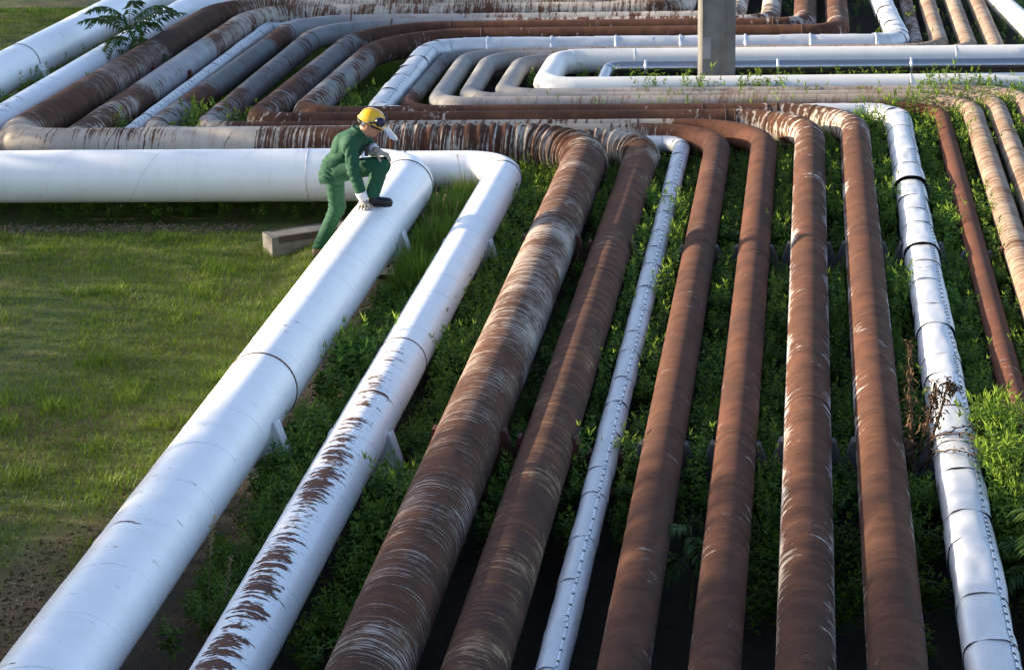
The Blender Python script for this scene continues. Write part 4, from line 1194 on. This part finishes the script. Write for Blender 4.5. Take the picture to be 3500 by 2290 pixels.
def from_head(q):
    q = np.asarray(q, float)
    return np.stack([q[..., 0] * cP + q[..., 2] * sP, q[..., 1], -q[..., 0] * sP + q[..., 2] * cP], -1) + hdc
def head_sdf(p):
    q = to_head(p)
    d = ell(q, (-.004, 0, .022), (.092, .071, .086))
    d = smin(d, ell(q, (.030, 0, -.045), (.058, .050, .062)), .03)        # jaw
    d = smin(d, ell(q, (.066, 0, -.078), (.020, .024, .018)), .02)        # chin
    d = smin(d, cap(q, (.084, 0, .008), (.104, 0, -.024), .009, .013), .012)  # nose
    d = smin(d, ell(q, (.080, 0, -.052), (.014, .024, .007)), .008)       # lips
    d = smin(d, ell(q, (.082, 0, -.061), (.012, .020, .007)), .006)
    d = smin(d, ell(q, (.074, 0, .022), (.016, .045, .010)), .014)        # brow
    d = smax(d, -ell(q, (.092, .030, .006), (.016, .017, .011)), .006); d = smax(d, -ell(q, (.092, -.030, .006), (.016, .017, .011)), .006)
    for sgn in (-1, 1):
        e = ell(q, (-.006, sgn * .073, -.004), (.018, .010, .030)); e = smax(e, -ell(q, (-.002, sgn * .085, -.002), (.010, .008, .018)), .004)
        d = smin(d, e, .006)
    d = smin(d, cap(p, hdc + np.array((-.035, 0, -.05)), np.array(neck) + np.array((-.005, 0, -.02)), .054, .060), .022)
    return d
def body_sdf(p):
    d = head_sdf(p)
    for a, b, ra, rb in ((neck, chest, .06, .09), (chest, pel, .09, .09), (shR, shL, .05, .05), (shR, elR, .042, .036), (elR, wrR, .036, .027), (shL, elL, .042, .036), (elL, wrL, .036, .027),
                         (pel, hipL, .08, .075), (pel, hipR, .08, .075), (hipL, kneeL, .072, .05), (kneeL, ankL, .05, .034), (hipR, kneeR, .072, .05), (kneeR, ankR, .05, .034)):
        d = smin(d, cap(p, a, b, ra, rb), .02)
    return d

def clothmat(name, c, var=.18):
    t = NT(name); tc = t.new('ShaderNodeTexCoord')
    a = t.noise(tc.outputs['Object'], 6, 4, .6); mp = t.new('ShaderNodeMapping'); t.link(tc.outputs['Object'], mp.inputs[0]); mp.inputs['Scale'].default_value = (1, 1, 1.8)
    b = t.noise(mp.outputs[0], 22, 3, .55, 1.2)
    t.bump(b, .75, .012)
    return t.out(t.mix(t.rng(a, .35, .7), c, tuple(x * (1 - var) for x in c)), .82)
M['green'] = clothmat('green_workwear', (.003, .068, .030))
M['skin'] = plain('skin', (.43, .225, .14), .55, 0, .12, 30, .4, .05)
M['hair'] = plain('short_brown_hair', (.055, .035, .022), .8, 0, .3, 120)
M['glove'] = clothmat('grey_leather_glove', (.36, .31, .25))
M['cuff'] = clothmat('white_knit_cuff', (.72, .71, .74), .1)
M['shoe'] = plain('black_shoe_leather', (.014, .013, .013), .5)
M['sole'] = plain('rubber_sole', (.03, .028, .026), .8)
M['shoe_worn'] = plain('worn_shoe_leather', (.13, .10, .07), .6, 0, .6, 16)
t = NT('yellow_helmet_shell'); t.b.inputs['Coat Weight'].default_value = .4; M['helmet'] = t.out((.78, .42, .004), .28)
M['navy'] = plain('navy_ear_cup', (.008, .010, .035), .25)
M['lens'] = plain('dark_lens', (.008, .008, .01), .08, 0, 0, 5, .8, 0)
t = NT('clear_visor'); n_ = t.n; tr = t.new('ShaderNodeBsdfTransparent'); tr.inputs[0].default_value = (.90, .91, .93, 1)
gl = t.new('ShaderNodeBsdfGlossy'); gl.inputs['Color'].default_value = (.8, .8, .82, 1); gl.inputs['Roughness'].default_value = .15
lw_ = t.new('ShaderNodeLayerWeight'); lw_.inputs[0].default_value = .35
mx = t.new('ShaderNodeMixShader'); t.link(t.rng(lw_.outputs['Facing'], 0, 1, .12, .55), mx.inputs[0]); t.link(tr.outputs[0], mx.inputs[1]); t.link(gl.outputs[0], mx.inputs[2])
t.link(mx.outputs[0], t.n['Material Output'].inputs[0]); M['visor'] = t.m

wo = (-2.95, 18.72, -.10)
wk = empty('person', wo); tag(wk, 'worker in green workwear and yellow helmet, one foot up on the thick white pipe', 'person')
lo, hi = (-3.25, 18.28, -.06), (-2.42, 19.0, 1.34)
V, F = surfnet(body_sdf, lo, hi, .0095); mk('body', V, F, M['skin'], wk, wo)
V, F = surfnet(jacket, (-3.12, 18.26, .62), (-2.46, 18.98, 1.20), .0085); mk('jacket', V, F, M['green'], wk, wo)
V, F = surfnet(trousers, (-3.24, 18.36, -.02), (-2.36, 19.02, .93), .0085); mk('trousers', V, F, M['green'], wk, wo)
# collar
def collar(p):
    ax = np.array((.42, 0, 1.0)); ax = ax / np.linalg.norm(ax); c = np.array(neck) + np.array((-.002, 0, .012)); q = p - c
    z = q @ ax; rr = np.linalg.norm(q - z[:, None] * ax, axis=1)
    front = np.clip((q[:, 0] - .02) / .05, 0, 1)
    return np.maximum(np.abs(rr - .073 - z * .1) - .007, np.abs(z + .025 * front) - .030) - .003
V, F = surfnet(collar, np.array(neck) - .12, np.array(neck) + .12, .005); mk('collar', V, F, M['green'], wk, wo)
# head details
def hair_sdf(p):
    q = to_head(p)
    d = ell(q, (-.006, 0, .022), (.0955, .0745, .090))
    d = smax(d, q[:, 0] - .030 + .35 * np.maximum(0, -q[:, 2] + .01), .008)
    d = np.maximum(d, -(q[:, 2] + .040))
    for sgn in (-1, 1): d = smax(d, -ell(q, (.008, sgn * .078, -.012), (.030, .02, .034)), .004)
    return d
V, F = surfnet(hair_sdf, hdc - .13, hdc + .13, .006); mk('hair', V, F, M['hair'], wk, wo)
# helmet: dome, rim and peak
th = np.linspace(0, 2 * math.pi, 49)[:-1]; V = []; F = []
def helm_ring(ph, grow=0.0):
    cp, sp = math.cos(ph), math.sin(ph)
    rx = np.where(np.cos(th) > 0, .119, .117)
    return np.stack([np.cos(th) * (rx + grow) * cp + .004, np.sin(th) * (.094 + grow) * cp, .104 * sp + .036 + np.zeros(48)], -1)
rings = []
peak = np.clip(np.cos(th), 0, 1) ** 2.5
e = helm_ring(0.0); brim = e.copy(); brim[:, 0] += np.cos(th) * (.010 + .040 * peak); brim[:, 1] += np.sin(th) * .010; brim[:, 2] -= .012 + .014 * peak
brim2 = brim.copy(); brim2[:, 2] -= .005
rings = [helm_ring(0.0, -.006) - np.array([0, 0, .006]), brim2, brim, helm_ring(.06)] + [helm_ring(a) for a in np.linspace(.2, 1.5, 10)]
V = from_head(np.concatenate(rings)); n = 48
for i in range(len(rings) - 1):
    for j in range(n): F.append((i * n + j, i * n + (j + 1) % n, (i + 1) * n + (j + 1) % n, (i + 1) * n + j))
F.append(tuple((len(rings) - 1) * n + j for j in range(n)))
hm = mk('helmet', V, F, M['helmet'], wk, wo)
# raised ridge on the dome
V = []; F = []
for i, a in enumerate(np.linspace(.5, 2.7, 14)):
    for sgn in (-1, 1): V.append((math.cos(a) * .121 + .004, sgn * .012, .036 + math.sin(a) * .109))
for i in range(13): F.append((i * 2, i * 2 + 1, i * 2 + 3, i * 2 + 2))
mk('ridge', from_head(V), F, M['helmet'], hm, wo)
# ear cups turned up against the shell, with their arm, and a strap
for sgn in (-1, 1):
    c = np.array((.082, sgn * .098, .070))
    f = lambda p, c=c: smin(ell(to_head(p), c, (.043, .024, .040)), ell(to_head(p), c + np.array((.0, -sgn * .012, 0)), (.046, .016, .043)), .008)
    V, F = surfnet(f, from_head(c) - .08, from_head(c) + .08, .005); mk('ear_cup', V, F, M['navy'], hm, wo)
    pts = from_head(np.array([(-.02, sgn * .108, .030), (.01, sgn * .112, .040), (.04, sgn * .112, .052), (.075, sgn * .115, .066)]))
    V, F = stalk_tube(pts, .009, .008, 6); mk('ear_cup_arm', V, F, M['black'], hm, wo)
pts = from_head(np.array([(.118 * math.cos(a), .118 * math.sin(a) * .92, .020 - .02 * math.cos(a)) for a in np.linspace(-1.5, 1.5, 13)]))
V, F = stalk_tube(pts, .011, .011, 6); mk('visor_bracket', V, F, M['black'], hm, wo)
pts = from_head(np.array([(-.02 - .088 * math.cos(a), .085 * math.sin(a), -.004) for a in np.linspace(-1.1, 1.1, 9)]))
V, F = stalk_tube(pts, .010, .010, 6); mk('head_band', V, F, M['black'], hm, wo)
for sgn in (-1, 1):
    V = boxv((-.052, sgn * .078, .004), (.030, .008, .034)); mk('band_clip', from_head(V), BOXF, M['cuff'], hm, wo, smooth=False)
# visor tilted up and forward
V = []; F = []; nu, nv = 22, 9
for j in range(nv):
    for i in range(nu):
        a = -1.05 + 2.1 * i / (nu - 1); f = j / (nv - 1)
        R_ = .142 + .055 * f
        V.append((.016 + .142 * math.cos(a) + .125 * f, (.142 + .02 * f) * math.sin(a) * .86, .034 - .070 * f + .03 * (1 - math.cos(a))))
for j in range(nv - 1):
    for i in range(nu - 1): F.append((j * nu + i, j * nu + i + 1, (j + 1) * nu + i + 1, (j + 1) * nu + i))
vz = mk('visor', from_head(V), F, M['visor'], wk, wo)
so_ = vz.modifiers.new('thick', 'SOLIDIFY'); so_.thickness = .0016
# wrap-round glasses
V = []; F = []
for j in range(4):
    for i in range(23):
        a = -1.25 + 2.5 * i / 22; f = j / 3 - .5; hh = .034 * (1 - .55 * abs(a / 1.25) ** 2)
        V.append((.012 + .090 * math.cos(a) - .004 * abs(f) * 2, .079 * math.sin(a), .004 + f * hh + .004 * abs(a)))
for j in range(3):
    for i in range(22): F.append((j * 23 + i, j * 23 + i + 1, (j + 1) * 23 + i + 1, (j + 1) * 23 + i))
gs = mk('glasses', from_head(V), F, M['lens'], wk, wo); gs.modifiers.new('thick', 'SOLIDIFY').thickness = .003
for sgn in (-1, 1):
    V, F = stalk_tube(from_head(np.array([(.04, sgn * .0775, .008), (.01, sgn * .080, .010), (-.02, sgn * .079, .008)])), .004, .003, 5); mk('temple_arm', V, F, M['lens'], gs, wo)

# gloves: palm and five bent fingers each
def glove(wr, palm, palm_w, fingers, thumb, nm):
    wr = np.array(wr)
    def f(p):
        d = cap(p, wr, palm[0], .029, .030)
        d = smin(d, cap(p, palm[1], palm[2], .019, .019), .016); d = smin(d, cap(p, palm[0], np.add(palm[1], palm[2]) / 2, .026, .022), .02)
        for fg in fingers + [thumb]:
            for q in range(len(fg) - 1):
                d = smin(d, cap(p, fg[q], fg[q + 1], .0105 - .001 * q, .0100 - .001 * q), .004)
        return d
    A = np.array([wr] + list(palm) + [x for fg in fingers + [thumb] for x in fg])
    V, F = surfnet(f, A.min(0) - .05, A.max(0) + .05, .0045)
    g_ = mk('glove', V, F, M['glove'], wk, wo)
    return g_
# right hand flat on the pipe (its top is near z .505 here), fingers curled over
py = lambda x, y: math.sqrt(max(.0, .258 ** 2 - (x - (-3.747 + TS * y)) ** 2)) + .258
hx, hy = -2.615, 18.365
def onpipe(x, y, h): return (x, y, py(x, y) + h)
fing = []
for k, dx in enumerate((-.036, -.012, .012, .035)):
    L_ = (.050, .060, .058, .046)[k]
    fing.append([onpipe(hx + dx, hy - .030, .030), onpipe(hx + dx * 1.15, hy - .030 - L_ * .55, .034), onpipe(hx + dx * 1.2, hy - .030 - L_ * .95, .012)])
thumb = [onpipe(hx + .040, hy + .01, .030), onpipe(hx + .060, hy - .012, .022), onpipe(hx + .066, hy - .036, .012)]
gl1 = glove(wrR, [onpipe(hx, hy + .02, .045), onpipe(hx - .032, hy - .022, .032), onpipe(hx + .032, hy - .022, .032)], .06, fing, thumb, 'right')
# left hand over the raised knee
kx = np.array(kneeR)
fing = []
for k, dy in enumerate((.040, .016, -.008, -.032)):
    L_ = (.050, .062, .060, .050)[k]
    b = kx + np.array((.005, dy + .02, .098)); m1 = kx + np.array((.048 + L_ * .2, dy, .082)); e_ = kx + np.array((.070 + L_ * .18, dy - .008, .040 - L_ * .1))
    fing.append([tuple(b), tuple(m1), tuple(e_)])
thumb = [tuple(kx + np.array((-.030, -.020, .098))), tuple(kx + np.array((-.012, -.058, .075))), tuple(kx + np.array((.004, -.078, .050)))]
gl2 = glove(wrL, [tuple(kx + np.array((-.040, .055, .108))), tuple(kx + np.array((-.002, .052, .100))), tuple(kx + np.array((-.008, -.012, .100)))], .06, fing, thumb, 'left')
for gq, wr, to in ((gl1, wrR, (-.02, .0, .075)), (gl2, wrL, (-.055, .07, -.01))):
    wr = np.array(wr); ax = np.array({0: (hx, hy + .02, wr[2] - .07)}.get(0) if gq is gl1 else kx + np.array((-.04, .055, .108))) - wr; ax = ax / np.linalg.norm(ax)
    a = wr - ax * .022; b = wr + ax * .050
    V, F = surfnet(lambda p: smax(cap(p, a, b, .050, .040), np.maximum((p - b) @ ax - .002, -((p - a) @ ax) - .002), .004) + .0025 * np.sin((p @ ax) * 420), np.minimum(a, b) - .07, np.maximum(a, b) + .07, .005)
    mk('cuff', V, F, M['cuff'], gq, wo)
# shoes
def shoe(heel, toe, ank, up, mat, nm):
    heel = np.array(heel, float); toe = np.array(toe, float); ank = np.array(ank, float); up = np.array(up, float); d_ = toe - heel; L_ = np.linalg.norm(d_); d_ /= L_; s_ = np.cross(up, d_)
    def loc(p): q = p - heel; return np.stack([q @ d_, q @ s_, q @ up], -1)
    def f(p):
        q = loc(p)
        d = cap(q, (.035, 0, .042), (L_ - .045, 0, .036), .042, .036)
        d = smin(d, ell(q, (L_ - .060, .004, .030), (.062, .044, .036)), .02)
        d = smin(d, cap(q, (.045, 0, .05), (.052, 0, .105), .041, .043), .02)
        d = smax(d, q[:, 2] - .118, .004)
        return smax(d, -(q[:, 2] - .012), .003)
    def fs(p):
        q = loc(p)
        d2 = np.minimum(np.linalg.norm((q[:, :2] - np.array((.042, 0))) / 1.0, axis=1) - .042, np.linalg.norm(q[:, :2] - np.array((L_ - .052, .003)), axis=1) - .050)
        tt = np.clip((q[:, 0] - .042) / (L_ - .094), 0, 1); d2 = np.minimum(d2, np.abs(q[:, 1]) - (.040 + .008 * tt) + 10 * ((q[:, 0] < .042) | (q[:, 0] > L_ - .052)))
        return np.maximum(d2, np.abs(q[:, 2] - .006) - .009)
    lo_ = np.minimum(heel, toe) - .13; hi_ = np.maximum(heel, toe) + .15
    V, F = surfnet(f, lo_, hi_, .006); sh = mk('shoe', V, F, M[mat], wk, wo)
    V, F = surfnet(fs, lo_, hi_, .005); mk('sole', V, F, M['sole'], sh, wo)
    return sh
tz = py(-2.56, 18.43)
shoe((-2.605, 18.46, py(-2.60, 18.455) + .004), (-2.385, 18.415, py(-2.50, 18.42) - .004), ankR, (0.0, 0, 1), 'shoe', 'r')
gz = float(ground_z(-3.1, 18.9))
shoe((-3.185, 18.93, gz + .006), (-2.955, 18.86, gz + .006), ankL, (0, 0, 1), 'shoe_worn', 'l')
# radio
ra = empty('two_way_radio', (-2.60, 18.53, .955)); tag(ra, 'small black radio with thin antenna held at the worker\'s chest', 'radio')
mk('radio_body', boxv((-2.605, 18.535, .985), (.030, .045, .085), .3), BOXF, M['black'], ra, (-2.60, 18.53, .955), smooth=False)
V, F = stalk_tube([(-2.600, 18.535, 1.02), (-2.56, 18.535, 1.045), (-2.475, 18.535, 1.085)], .0045, .003, 6); mk('antenna', V, F, M['black'], ra, (-2.60, 18.53, .955))
